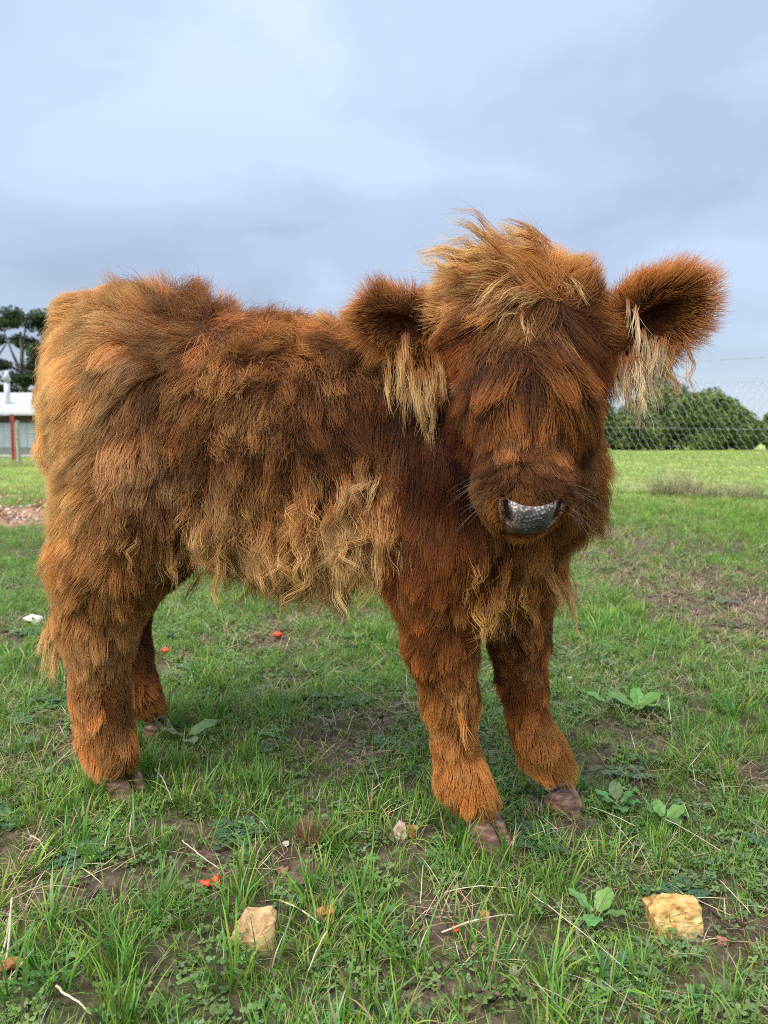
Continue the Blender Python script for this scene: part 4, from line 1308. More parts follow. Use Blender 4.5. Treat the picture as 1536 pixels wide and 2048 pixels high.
    obj('lip', bm_mesh('lip', bm, ml, True), calf)


nose_pad()
M_EYE = mat_simple('eye_dark', (.012, .007, .005), .25, (.006, .004, .003), 40, spec=.6)
M_LID = mat_simple('eyelid_skin', (.10, .045, .03), .5, (.05, .02, .014), 60)
for (u, v, Y, sg) in ((922, 790, .885, -1), (1190, 780, .885, 1)):
    c = at(u, v, Y)
    bm = bmesh.new(); bmesh.ops.create_uvsphere(bm, u_segments=20, v_segments=14, radius=.0135)
    for q in bm.verts: q.co = Vector(c) + q.co
    ey = obj('eye', bm_mesh('eye', bm, M_EYE, True), calf)
    bm = bmesh.new(); bmesh.ops.create_uvsphere(bm, u_segments=20, v_segments=14, radius=.0150)
    kill = [q for q in bm.verts if (q.co.y < .004 and abs(q.co.z) < .0055)]
    bmesh.ops.delete(bm, geom=kill, context='VERTS')
    for q in bm.verts: q.co = Vector(c) + q.co
    obj('eyelid', bm_mesh('eyelid', bm, M_LID, True), ey)


def hoof_material():
    m, nt, L, out = newmat('hoof_horn')
    p = N(nt, 'ShaderNodeBsdfPrincipled', inp={'Roughness': .38, 'Specular IOR Level': .4})
    geo = N(nt, 'ShaderNodeNewGeometry')
    mp = N(nt, 'ShaderNodeMapping', inp={'Scale': (1, 1, 4)}); L(geo.outputs['Position'], mp.inputs[0])
    n = N(nt, 'ShaderNodeTexNoise', inp={'Scale': 45, 'Detail': 6}); L(mp.outputs[0], n.inputs['Vector'])
    r = ramp(nt, [(.3, (.05, .030, .024)), (.45, (.12, .062, .045)), (.58, (.25, .13, .085)), (.75, (.30, .23, .16))]); L(n.outputs['Fac'], r.inputs[0])
    L(r.outputs[0], p.inputs['Base Color'])
    b = N(nt, 'ShaderNodeBump', inp={'Strength': .3, 'Distance': .002}); L(n.outputs['Fac'], b.inputs['Height']); L(b.outputs[0], p.inputs['Normal'])
    L(p.outputs[0], out.inputs[0])
    return m


M_HOOF = hoof_material()


def hoof(cx, cy, az, s=1.):
    """two claws side by side, toe pointing along az, resting on the ground"""
    f = np.array([math.cos(az), math.sin(az), 0]); l = np.array([-math.sin(az), math.cos(az), 0])
    g = gzf(cx, cy) - .004
    for sg in (-1, 1):
        V = []; nr, ns = 7, 14
        for k in range(nr):
            t = k / (nr - 1)                          # 0 sole .. 1 coronet
            z = .040 * s * t
            shift = -.016 * s * t
            hl = (.030 - .009 * t) * s; hw = (.0155 - .002 * t) * s
            if k == nr - 1: hl *= .9; hw *= .9
            for i in range(ns):
                a = 6.2832 * i / ns
                ca, sa = math.cos(a), math.sin(a)
                x = hl * (abs(ca) ** .85) * math.copysign(1, ca); y = hw * (abs(sa) ** .7) * math.copysign(1, sa)
                if x > 0: y = y * (1 - .45 * (x / hl) ** 2) - sg * .004 * (x / hl) ** 2      # toe narrows to the cleft
                zz = z * (1 - .35 * (x < 0) * (abs(x) / hl))                                # heel lower
                V.append(np.array([cx, cy, g]) + f * (x + shift + .002) + l * (y + sg * .0168 * s) + ZV * zz)
        F = [[k * ns + i, k * ns + (i + 1) % ns, (k + 1) * ns + (i + 1) % ns, (k + 1) * ns + i] for k in range(nr - 1) for i in range(ns)]
        F.append(list(range(ns))[::-1]); F.append([(nr - 1) * ns + i for i in range(ns)])
        obj('hoof', mesh_np('hoof', np.array(V), F, M_HOOF), calf)
    # dew claw at the back of the foot
    bm = bmesh.new(); bmesh.ops.create_cone(bm, segments=10, radius1=.008, radius2=.004, depth=.014, cap_ends=True)
    for q in bm.verts: q.co = Vector(np.array([cx, cy, g + .055]) - f * .052 + l * (-.012)) + Matrix.Rotation(.5, 3, 'Y') @ q.co
    obj('dew_claw', bm_mesh('dew_claw', bm, M_HOOF, True), calf)


hoof(.140, .962, math.radians(-42), .88); hoof(.262, 1.057, math.radians(-28), .88)
hoof(-.372, 1.083, math.radians(-30), .88); hoof(-.392, 1.31, math.radians(-14), .88)


def whiskers():
    rng = np.random.default_rng(5)
    P, D, Ls = [], [], []
    for k in range(46):
        sg = rng.choice([-1, 1])
        p = MUZ + HX * sg * rng.uniform(.03, .043) + HD * rng.uniform(-.012, .03) + HF * rng.uniform(-.01, .015)
        P.append(p); D.append(HX * sg + HD * rng.uniform(.2, 1.1) + HF * rng.uniform(-.2, .6)); Ls.append(rng.uniform(.02, .05))
    P = np.array(P); D = unit(np.array(D)); Ls = np.array(Ls)
    pts = P[:, None] + D[:, None] * (Ls[:, None] * TT[None])[..., None] + np.array([0, 0, -1])[None, None] * (Ls[:, None] * .25 * TT[None] ** 2)[..., None]
    o = make_hair('whiskers', pts, np.tile([.10, .08, .06], (len(P), 1)), np.tile([.26, .23, .2], (len(P), 1)), np.full(len(P), .00011))


whiskers()

# ------------------------------------------------------------------ stones and small things on the ground
def rock_material(name, c1, c2, c3, scale=90):
    m, nt, L, out = newmat(name)
    p = N(nt, 'ShaderNodeBsdfPrincipled', inp={'Roughness': .85, 'Specular IOR Level': .2})
    tc = N(nt, 'ShaderNodeTexCoord')
    n = N(nt, 'ShaderNodeTexNoise', inp={'Scale': scale, 'Detail': 8, 'Roughness': .7}); L(tc.outputs['Object'], n.inputs['Vector'])
    n2 = N(nt, 'ShaderNodeTexNoise', inp={'Scale': scale * .35, 'Detail': 3}); L(tc.outputs['Object'], n2.inputs['Vector'])
    r = ramp(nt, [(.36, c1), (.5, c2), (.66, c3)])
    mm = N(nt, 'ShaderNodeMath', operation='MULTIPLY_ADD', inp={1: .6}); 
    sb = N(nt, 'ShaderNodeMath', operation='SUBTRACT', inp={1: .3}); L(n2.outputs['Fac'], mm.inputs[0]); L(n.outputs['Fac'], mm.inputs[2]); L(mm.outputs[0], sb.inputs[0])
    L(sb.outputs[0], r.inputs[0]); L(r.outputs[0], p.inputs['Base Color'])
    b = N(nt, 'ShaderNodeBump', inp={'Strength': .6, 'Distance': .0012}); L(n.outputs['Fac'], b.inputs['Height']); L(b.outputs[0], p.inputs['Normal'])
    L(p.outputs[0], out.inputs[0])
    return m


R_TAN = rock_material('sandstone_tan', (.28, .16, .08), (.42, .27, .13), (.54, .38, .18))
R_YEL = rock_material('sandstone_yellow', (.24, .13, .04), (.47, .30, .10), (.58, .42, .19))
R_BRN = rock_material('stone_brown', (.24, .10, .03), (.38, .19, .06), (.52, .33, .14))
R_PNK = rock_material('stone_pink', (.34, .22, .16), (.50, .36, .28), (.62, .50, .40))
R_RED = rock_material('brick_red', (.22, .09, .06), (.34, .15, .10), (.42, .24, .18))
R_ORG = rock_material('brick_orange', (.36, .12, .05), (.50, .19, .08), (.60, .30, .16))
R_PAL = rock_material('stone_pale', (.40, .36, .30), (.55, .50, .42), (.66, .62, .55))


def rock(u, v, wpx, hpx, mat, label, seed, outline=None, depth=.8, turn=0., sink=.45):
    """angular stone: a hull of scattered points, chipped and roughened. u, v: where it meets the ground"""
    x, y = G(u, v); dist = math.hypot(x, y)
    w = wpx / FPX * dist / 2; h = hpx / FPX * dist
    r = random.Random(seed)
    bm = bmesh.new()
    if outline:                                        # silhouette of the stone across its width, given in units of w and h
        for (px, pz) in outline:
            for sd in (-1, 1):
                k = .55 if pz > .8 else .95
                bm.verts.new((px * w, sd * w * depth * k * r.uniform(.7, 1.), pz * h))
        for k in range(3): bm.verts.new((r.uniform(-.6, .6) * w, -w * depth * 1.05, r.uniform(.1, .5) * h))
    else:
        for k in range(16):
            a = r.uniform(0, 6.283); q = r.uniform(.75, 1.)
            bm.verts.new((math.cos(a) * w * q, math.sin(a) * w * depth * q, r.uniform(0, 1) ** .8 * h))
    bmesh.ops.convex_hull(bm, input=bm.verts)
    for q in [q for q in bm.verts if not q.link_faces]: bm.verts.remove(q)
    bmesh.ops.bevel(bm, geom=list(bm.edges), offset=w * .10, segments=2, profile=.6, affect='EDGES', clamp_overlap=True)
    bmesh.ops.triangulate(bm, faces=bm.faces)
    bmesh.ops.subdivide_edges(bm, edges=[e for e in bm.edges if e.calc_length() > w * .22], cuts=2, use_grid_fill=True)
    bmesh.ops.triangulate(bm, faces=bm.faces)
    off = Vector((seed * 3.1, seed * 1.7, 0))
    bm.normal_update()
    for q in bm.verts:
        n = mnoise.fractal(q.co / w * 1.6 + off, .8, 2.0, 4)
        q.co += q.normal * (n * w * .11 + mnoise.noise(q.co / w * 6 + off) * w * .035)
        q.co.z -= h * sink * .5
    rot = Matrix.Rotation(turn, 3, 'Z')
    for q in bm.verts: q.co = rot @ q.co
    bm.normal_update()
    o = obj('stone', bm_mesh('stone', bm, mat))
    o.location = (x, y + w * depth * .5, gzf(x, y))
    tag(o, label, 'stone', 'loose stones in the grass')
    return o


rock(505, 1882, 96, 80, R_TAN, 'flat-topped tan sandstone with a pale yellow front edge', 3, [(-1, .1), (-.95, .35), (-.35, .95), (.2, .88), (.8, 1.), (1, .85), (1, .0), (0, 0)], .8)
rock(1350, 1880, 100, 74, R_YEL, 'bright yellow chunky stone, largest in the foreground', 5, [(-.75, .1), (-1, .72), (-.55, .95), (.4, .92), (.95, 1.), (1, .6), (.95, .05), (0, 0)], .8)
rock(650, 1836, 48, 40, R_BRN, 'small shiny brown stone right of the tan sandstone', 8, None, .7)
rock(797, 1668, 38, 44, R_PNK, 'upright pale pink stone beside the near front hoof', 12, [(-.9, 0), (-1, .3), (.1, 1), (.8, .85), (.9, .3), (.4, 0)], .6)
rock(824, 1670, 34, 32, R_BRN, 'rusty brown stone leaning against the pale pink one', 15, None, .7)
rock(562, 1738, 38, 20, R_RED, 'low dull red stone on bare soil', 18, None, .7)
rock(446, 1668, 34, 15, R_ORG, 'flat orange stone chip in the clover', 21, None, .6)
rock(970, 1838, 26, 22, R_ORG, 'small orange brick chip at the edge of the straw', 24, None, .7)
rock(16, 1975, 56, 50, R_BRN, 'half-hidden brown stone at the left edge of the grass', 27, None, .8)
rock(1446, 1908, 24, 20, R_RED, 'small reddish chip below and right of the yellow stone', 30, None, .7)
rock(572, 1690, 18, 14, R_PAL, 'tiny white pebble below the dry brown tuft', 33, None, .8)
rock(62, 1252, 44, 22, R_PAL, 'pale lumpy stone behind the hind legs', 36, None, .7)
rock(885, 1285, 14, 9, R_PAL, 'tiny pale pebble behind the near front leg', 39, None, .8)
rock(1380, 1268, 20, 10, R_PAL, 'small pale pebble on the bare brown patch', 42, None, .8)
rock(1140, 1360, 13, 11, R_PAL, 'small white pebble beside the far front leg', 45, None, .8)

M_SCRAP = mat_simple('scrap_orange', (.78, .10, .03), .4, (.62, .06, .02), 120, bump=.2)
for k, (u, v, w) in enumerate([(415, 1772, 13), (432, 1762, 15), (436, 1772, 12), (405, 1768, 9), (911, 1866, 15), (331, 1309, 12), (556, 1279, 16)]):
    x, y = G(u, v); s_ = w / FPX * math.hypot(x, y) * .6
    bm = bmesh.new(); bmesh.ops.create_icosphere(bm, subdivisions=2, radius=s_)
    for q in bm.verts:
        q.co += q.normal * mnoise.noise(q.co / s_ * 1.3 + Vector((k * 5, 0, 0))) * s_ * .5
        q.co.z *= .75
    o = obj('orange_scrap', bm_mesh('orange_scrap', bm, M_SCRAP, True))
    o.location = (x, y, gzf(x, y) + .006 + s_ * .4)
    tag(o, ['leftmost of two low orange red scraps in the foreground cluster', 'topmost orange red scrap of the foreground cluster', 'orange red scrap at the right end of the foreground cluster',
            'tiny dark red scrap beside the foreground cluster', 'lone orange red scrap above the foreground straw', 'orange scrap on the ground behind the near hind leg', 'flat orange scrap on bare soil under the belly'][k], 'scrap', 'orange red scraps on the ground')


M_STALK = mat_simple('dry_stalk', (.62, .54, .40), .65, (.44, .35, .23), 60)
M_WOOD = mat_simple('grey_wood', (.38, .33, .27), .8, (.20, .16, .12), 30, bump=.3)


def stalk(p0, p1, z0, z1, sag, r, label, mat=M_STALK, name='dry_stalk'):
    x0, y0 = G(*p0); x1, y1 = G(*p1)
    a = np.array([x0, y0, gzf(x0, y0) + z0]); b = np.array([x1, y1, gzf(x1, y1) + z1])
    side = unit(np.cross(b - a, ZV)); n = 9
    rr = random.Random(int(p0[0] * 7 + p0[1]))
    bend = rr.uniform(-1, 1) * .06 * np.linalg.norm(b - a)
    r = r * (.7 if mat is M_STALK else 1)
    pts = [a + (b - a) * k / n + (ZV * sag + side * bend) * math.sin(math.pi * k / n) + np.array([rr.gauss(0, 1), rr.gauss(0, 1), rr.gauss(0, .6)]) * r * .35 for k in range(n + 1)]
    o = obj(name, tube(name, pts, r, r * .55, mat))
    tag(o, label, 'stalk' if mat is M_STALK else 'stick', 'dry stalks lying in the grass' if mat is M_STALK else None)
    return o


stalk((365, 1697), (438, 1748), .012, .012, .004, .0013, 'straight dry stalk above the orange red scraps')
stalk((560, 1813), (640, 1862), .012, .014, .003, .0016, 'pale straight stalk between the tan and the brown stone')
stalk((655, 1905), (615, 1950), .03, .008, .004, .0014, 'bent pale stem leaning in the foreground below the brown stone')
stalk((115, 2012), (185, 2060), .012, .012, .003, .0019, 'thick straw stem at the bottom left corner')
stalk((62, 1690), (92, 1730), .012, .012, .002, .0015, 'short white stem left of the dry clump')
stalk((890, 1793), (1020, 1789), .010, .012, .003, .0012, 'level pale stem among the foreground weeds')
stalk((885, 1875), (1030, 1845), .010, .010, .006, .0016, 'grey curved stem reaching under the orange brick chip')
stalk((1060, 1800), (1280, 1990), .012, .012, .004, .0010, 'long thin stem crossing the straw at lower right')
stalk((1320, 1640), (1440, 1725), .014, .014, .006, .0011, 'thin stem lying above the yellow stone')
stalk((1440, 1790), (1500, 1860), .012, .012, .003, .0011, 'dry stem right of the yellow stone')
stalk((1270, 1655), (1180, 1630), .012, .02, .004, .0011, 'slender stem beside the broad-leaved weed')
stalk((310, 1568), (345, 1618), .025, .010, .004, .0013, 'kinked white stem in front of the near hind hoof')
stalk((1375, 1545), (1420, 1500), .010, .016, .003, .0013, 'pale stick in the right-hand grass')
stalk((1335, 1420), (1345, 1480), .030, .006, .004, .0012, 'white upright stem on the right behind the far foreleg')
stalk((745, 1590), (805, 1568), .012, .016, .003, .0012, 'pale stem lying left of the near front leg')
stalk((560, 1215), (640, 1225), .008, .008, .002, .0013, 'dry stem on the ground beneath the belly')
stalk((1175, 1030), (1235, 1046), .02, .02, .01, .012, 'gnarled grey stick lying in the paddock right of the muzzle', M_WOOD, 'fallen_stick')
# two tall stems at the left edge
for (u0, v0, u1, v1, Y, lab) in ((8, 2010, 26, 1795, .70, 'tall dry stem standing at the left edge'), (-2, 1950, 24, 1820, .72, 'second, thinner stem standing at the left edge')):
    a = at(u0, v0, Y); b = at(u1, v1, Y + .02)
    a[2] = max(a[2], .0)
    pts = [a + (b - a) * k / 8 + np.array([math.sin(k * .5) * .0015, 0, 0]) for k in range(9)]
    tag(obj('dry_stalk', tube('dry_stalk', pts, .0015, .0010, M_STALK)), lab, 'stalk', 'dry stalks lying in the grass')


def tangle(u, v, wpx, hpx, n, name, label, cols, seed, cat):
    """springy ball of dry fibres"""
    x, y = G(u, v); s = wpx / FPX * math.hypot(x, y) / 2; h = hpx / FPX * math.hypot(x, y)
    r = random.Random(seed)
    V, F, C = [], [], []
    for k in range(n):
        a = r.uniform(0, 6.283); q = r.random() ** .5
        blade(V, F, C, (math.cos(a) * q * s * .8, math.sin(a) * q * s * .7, r.uniform(0, .5) * h * (1 - q * .6)), r.uniform(0, 6.283), r.uniform(.5, 1.1) * s, .0010,
              r.uniform(.1, 1.3), r.uniform(-2.5, 3.5), *r.choice(cols), segs=6, twist=r.uniform(-1, 1))
    V = [np.array([p[0], p[1], max(p[2], -.004)]) for p in V]
    o = obj(name, mesh_np(name, np.array(V), F, M_STRAW, np.array(C)))
    o.location = (x, y, gzf(x, y))
    tag(o, label, cat)


TANC = [((.26, .15, .08), (.40, .26, .15)), ((.34, .21, .11), (.52, .36, .22)), ((.16, .09, .05), (.3, .18, .1))]
tangle(625, 1678, 92, 50, 900, 'dried_tuft', 'round tangle of dry brown roots left of the pink stone', TANC, 4, 'dry tuft')
tangle(1185, 1655, 60, 30, 160, 'mud_tuft', 'grey brown clod with dead roots near the far front hoof', [((.13, .09, .07), (.22, .16, .12))], 6, 'clod')

# broad-leaved weeds: every leaf a part
M_BROAD = mat_leaf('broad_leaf', .45, .2, .35, .12, .01)


def broad_leaf(ln, wd, cc):
    V, F, C = [], [], []
    nl, nw = 8, 6
    for i in range(nl + 1):
        t = i / nl
        w = wd / 2 * (math.sin(math.pi * min(1, t * .92 + .06)) ** .7)
        for j in range(nw + 1):
            s = j / nw * 2 - 1
            V.append((t * ln, s * w, .12 * ln * math.sin(t * 2.6) - .10 * wd * (1 - abs(s)) + .0016 * math.sin(t * 14 + s * 5)))
            vein = .8 if abs(s) < .1 else 1
            C.append([c * vein * (1.0 + .12 * math.sin(i * 2.3 + j)) for c in cc])
    for i in range(nl):
        for j in range(nw):
            a = i * (nw + 1) + j
            F.append([a, a + nw + 1, a + nw + 2, a + 1])
    return mesh_np('leaf', np.array(V), F, M_BROAD, np.array(C))


def weed(u, v, leaves, label, cc, seed):
    x, y = G(u, v)
    e = empty('broadleaf_weed', (x, y, gzf(x, y)))
    tag(e, label, 'weed', 'broad-leaved weeds in the grass')
    r = random.Random(seed)
    for (az, ln, wd, el) in leaves:
        o = bpy.data.objects.new('leaf', broad_leaf(ln, wd, [c * r.uniform(.85, 1.2) for c in cc]))
        col.objects.link(o); o.parent = e
        o.location = (math.cos(az) * .006, math.sin(az) * .006, .010 + r.uniform(0, .006))
        o.rotation_euler = (r.uniform(-.25, .25), -el, az)


GRNB = (.13, .26, .07)
weed(1235, 1610, [(2.9, .030, .021, .5), (.2, .026, .020, .7), (4.6, .034, .024, .2), (1.5, .026, .02, .9), (5.6, .030, .022, .3), (3.7, .026, .020, .4)], 'round-leaved pale green weed beside the far front hoof', GRNB, 1)
weed(1330, 1640, [(.4, .03, .02, .4), (3.4, .028, .02, .5), (4.9, .03, .02, .2), (1.8, .024, .018, .6)], 'small round-leaved weed right of the one at the far front hoof', GRNB, 2)
weed(1275, 1425, [(.3, .05, .030, .35), (2.8, .055, .032, .3), (4.4, .045, .028, .2), (1.4, .04, .026, .6), (5.4, .045, .028, .2)], 'large dock-like weed in the right-hand grass behind the calf', (.14, .28, .05), 3)
weed(1215, 1420, [(.8, .04, .026, .4), (3.0, .04, .024, .4), (4.9, .035, .022, .2)], 'bluish broad weed left of the dock-like one', (.13, .24, .08), 4)
weed(372, 1490, [(.5, .055, .030, .25), (3.3, .04, .024, .3), (5.2, .05, .028, .15)], 'grey green broad weed in front of the far hind hoof', (.14, .23, .09), 5)
weed(1195, 1850, [(.9, .03, .022, .5), (2.6, .032, .02, .5), (4.2, .034, .02, .2), (5.5, .03, .02, .3)], 'small broad weed left of the yellow stone', GRNB, 6)

# dead tall grass on the fence line
def dead_clump(u, v, wpx, hpx, n, label, seed):
    x, y = G(u, v); d = math.hypot(x, y); s = wpx / FPX * d / 2; h = hpx / FPX * d
    r = random.Random(seed); V, F, C = [], [], []
    for k in range(n):
        a = r.uniform(0, 6.283); q = r.random() ** .5
        blade(V, F, C, (math.cos(a) * q * s, math.sin(a) * q * s * .35, 0), r.uniform(0, 6.283), r.uniform(.3, 1.) * h, .0042 * d / 6,
              r.uniform(.05, .8), r.uniform(.0, 1.2), *r.choice([((.32, .27, .16), (.58, .50, .34)), ((.22, .22, .1), (.45, .40, .24)), ((.14, .2, .06), (.35, .34, .15))]), segs=4, twist=r.uniform(-1, 1))
    o = obj('dead_grass', mesh_np('dead_grass', np.array(V), F, M_STRAW, np.array(C)))
    o.location = (x, y, gzf(x, y))
    tag(o, label, 'dead grass', 'clumps of dead grass along the fence')


dead_clump(1350, 992, 100, 85, 420, 'tall pale dead grass clump under the wire netting', 3)
dead_clump(1450, 995, 150, 45, 650, 'wide low dead grass clump right of the tall one', 4)
dead_clump(1265, 985, 90, 24, 160, 'short dead grass clump left of the tall one', 5)
dead_clump(35, 932, 110, 22, 260, 'dead grass around the red fence post', 6)
dead_clump(1530, 905, 60, 14, 120, 'dry grass at the foot of the rightmost shrub', 7)

# ------------------------------------------------------------------ wire fence
FA, FB = np.array([-11.2, 22.0]), np.array([5.3, 5.1])
M_WIRE = mat_simple('galvanised_wire', (.36, .37, .40), .45, (.22, .22, .24), 30, metal=.4)
M_STAR = mat_simple('red_steel_post', (.42, .07, .045), .6, (.28, .05, .04), 12)
M_POST = mat_simple('weathered_post', (.36, .31, .26), .85, (.22, .18, .15), 10, bump=.3)


def fpt(t): return FA + (FB - FA) * t


def fz(t):
    p = fpt(t); return gzf(p[0], p[1])


FLEN = float(np.linalg.norm(FB - FA)); FDIR = (FB - FA) / FLEN
fence = empty('wire_fence', (float(FA[0]), float(FA[1]), fz(0)))
tag(fence, 'wire netting fence with barbed top wire running behind the calf', 'fence')
for hgt, r_, nm in ((1.29, .0020, 'barbed_wire'), (1.075, .0015, 'wire'), (.645, .0012, 'wire'), (.16, .001, 'wire')):
    pts = []
    for k in range(61):
        t = k / 60; p = fpt(t); pts.append((p[0], p[1], fz(t) + hgt - .012 * math.sin(t * math.pi * 6) ** 2))
    w = obj(nm, tube(nm, pts, r_, r_, M_WIRE, 5), fence)
    if nm == 'barbed_wire':
        bm = bmesh.new(); n = int(FLEN / .115)
        for k in range(n):
            t = (k + .5) / n; p = fpt(t); c = Vector((p[0], p[1], fz(t) + hgt - .012 * math.sin(t * math.pi * 6) ** 2))
            bmesh.ops.create_icosphere(bm, subdivisions=1, radius=.0065, matrix=Matrix.Translation(c) @ Matrix.Diagonal((1.3, 1.3, .8, 1)))
            for sg in (-1, 1):
                bmesh.ops.create_cone(bm, segments=4, radius1=.0018, radius2=.0006, depth=.03, cap_ends=True,
                                      matrix=Matrix.Translation(c) @ Matrix.Rotation(sg * .9, 4, 'X') @ Matrix.Rotation(.6 * sg, 4, 'Y'))
        b = obj('barbs', bm_mesh('barbs', bm, M_WIRE), w); b['kind'] = 'stuff'


def netting():
    """hexagonal mesh with upright twisted sides, from the ground to the second wire"""
    cw, rh = .074, .058
    nc = int(FLEN / cw); nr = int(1.06 / rh)
    V, F = [], []
    rad = .0009

    def seg(a, b, r):
        n0 = len(V); d = b - a
        s = np.array([d[1], -d[0]]); s = s / np.linalg.norm(s)
        for P in (a, b):
            for q in (0, 2.094, 4.189):
                o = s * math.cos(q) * r; w = math.sin(q) * r
                l = P + o
                pw = FA + FDIR * l[0]
                t = l[0] / FLEN
                V.append((pw[0] - FDIR[1] * w, pw[1] + FDIR[0] * w, l[1] + zs[min(nz, max(0, int(t * nz)))]))
        for i in range(3): F.append([n0 + i, n0 + (i + 1) % 3, n0 + 3 + (i + 1) % 3, n0 + 3 + i])
    nz = 400
    zs = [fz(k / nz) for k in range(nz + 1)]
    for j in range(nr):
        z = .02 + j * rh
        off = (j % 2) * cw / 2
        for i in range(nc):
            x = i * cw + off
            far = FLEN * .10 < x < FLEN * .68                # stretch hidden behind the calf stays coarse
            if far and (i % 2 or j % 2): continue
            a = np.array([x, z]); b = np.array([x, z + rh * .42])
            seg(a, b, rad * 1.5)
            seg(b, np.array([x + cw / 2, z + rh]), rad); seg(b, np.array([x - cw / 2, z + rh]), rad)
    o = obj('netting', mesh_np('netting', np.array(V), F, M_WIRE, smooth=False), fence)
    o['kind'] = 'stuff'


netting()


def fence_post(t, h, r, mat, nm):
    p = fpt(t); z = fz(t)
    bm = bmesh.new()
    if nm == 'steel_post':                                      # star picket: three flanges
        for q in range(3):
            bmesh.ops.create_cube(bm, size=1, matrix=Matrix.Translation((p[0], p[1], z + h / 2 - .1)) @ Matrix.Rotation(q * 2.094, 4, 'Z') @ Matrix.Translation((r * .5, 0, 0)) @ Matrix.Diagonal((r, r * .35, h + .2, 1)))
    else:
        bmesh.ops.create_cone(bm, segments=12, radius1=r * 1.05, radius2=r * .95, depth=h + .2, cap_ends=True, matrix=Matrix.Translation((p[0], p[1], z + h / 2 - .1)))
        bmesh.ops.bevel(bm, geom=[e for e in bm.edges if all(v.co.z > z + h - .05 for v in e.verts)], offset=r * .2, segments=2, affect='EDGES')
    obj(nm, bm_mesh(nm, bm, mat), fence)


def t_at(u):                                                    # where the fence crosses a sight line
    k = (u - 768) / FPX
    return (k * FA[1] - FA[0]) / ((FB[0] - FA[0]) - k * (FB[1] - FA[1]))


fence_post(t_at(29), 1.30, .05, M_STAR, 'steel_post')
fence_post(t_at(39), 1.12, .05, M_POST, 'wooden_post')
for u in (420, 820, 1120): fence_post(t_at(u), 1.35, .045, M_POST, 'wooden_post')
fence_post(min(.995, t_at(1640)), 1.38, .05, M_POST, 'wooden_post')

# ------------------------------------------------------------------ shrubs and cypress trees
M_BARK = mat_simple('bark', (.20, .16, .13), .9, (.10, .08, .065), 4, bump=.4)


def leaf_cloud(blobs_, n, size, c_lo, c_hi, seed, flat=0., spread=.5):
    """leaf-sized faces through the outer volume of several lobes; colour differs per small spray"""
    rng = np.random.default_rng(seed)
    vol = np.array([b[3] * b[4] * b[5] for b in blobs_]) ** (2 / 3)
    which = rng.choice(len(blobs_), n, p=vol / vol.sum())
    B = np.array(blobs_)[which]
    d = unit(rng.normal(0, 1, (n, 3)))
    rr = 1 - spread * rng.random(n) ** 1.6
    rr *= 1 + .22 * noise3(d * 2.2 + which[:, None] * 3, 1.0, seed)[:, 0]
    c = B[:, :3] + d * B[:, 3:6] * rr[:, None]
    nrm = unit(d + rng.normal(0, .7, (n, 3)) + np.array([0, 0, .4 + flat]))
    a = unit(np.cross(nrm, rng.normal(0, 1, (n, 3)))); b = np.cross(nrm, a)
    s = size * rng.uniform(.6, 1.4, n)[:, None]
    V = np.stack([c - a * s, c + b * s * .45, c + a * s, c - b * s * .45], 1)
    V[:, 1] += nrm * s * .2; V[:, 3] += nrm * s * .2
    F = np.arange(n * 4).reshape(n, 4)
    tone = np.clip(.5 + .5 * noise3(c, .35 * np.mean(B[:, 3]), seed + 1)[:, :1] + rng.normal(0, .22, (n, 1)), 0, 1)
    C = np.repeat(np.array(c_lo) * (1 - tone) + np.array(c_hi) * tone, 4, 0)
    return V.reshape(-1, 3), F, C


def shrub(u, d, w, h, label, seed, hi=(.15, .22, .05), lo=(.045, .085, .022), n=15000):
    x = (u - 768) / FPX * d; z = gzf(x, d)
    e = empty('shrub', (x, d, z)); tag(e, label, 'shrub', 'dark green shrubs along the paddock edge')
    r = random.Random(seed)
    bl = [(x, d, z + h * .42, w * .42, w * .40, h * .44)]
    for k in range(11):
        a = r.uniform(0, 6.283); q = r.uniform(.25, .8)
        rr = w * r.uniform(.14, .24)
        bl.append((x + math.cos(a) * w * .48 * q, d + math.sin(a) * w * .42 * q, z + h * r.uniform(.15, .82) * (1.05 - .35 * q), rr, rr, rr * r.uniform(.7, 1.1)))
    V, F, C = leaf_cloud(bl, n, .10 * d / 38, lo, hi, seed)
    V[:, 2] = np.maximum(V[:, 2], z - .02)
    obj('crown', mesh_np('crown', V, F, M_TREE, C, False), e)
    for k in range(3):
        a = r.uniform(0, 6.283)
        pts = [(x + math.cos(a) * .08, d + math.sin(a) * .08, z - .05), (x + math.cos(a) * w * .08, d + math.sin(a) * w * .08, z + h * .25), (x + math.cos(a) * w * .2, d + math.sin(a) * w * .2, z + h * .6)]
        obj('trunk', tube('trunk', pts, .07, .025, M_BARK), e)


SH = [(1180, 39, 3.8, 2.7, 'low shrub right beside the calf head', 2), (1265, 38, 3.0, 2.4, 'yellowish rounded shrub next to the hanging ear hair', 3),
      (1335, 41, 4.2, 4.2, 'tallest shrub of the hedge under the wire netting', 4), (1400, 39, 3.4, 3.3, 'leafy shrub right of the tallest one', 5),
      (1445, 40, 3.4, 3.0, 'rounded shrub near the right end of the hedge', 6), (1490, 40, 2.0, 1.9, 'low shrub that ends the hedge on the right', 7),
      (1546, 42, 1.9, 2.3, 'separate shrub cut by the right edge of the picture', 8)]
for (u, d, w, h, lab, sd) in SH:
    shrub(u, d, w, h, lab, sd, hi=(.21, .27, .06) if sd in (3, 5) else (.16, .22, .05))


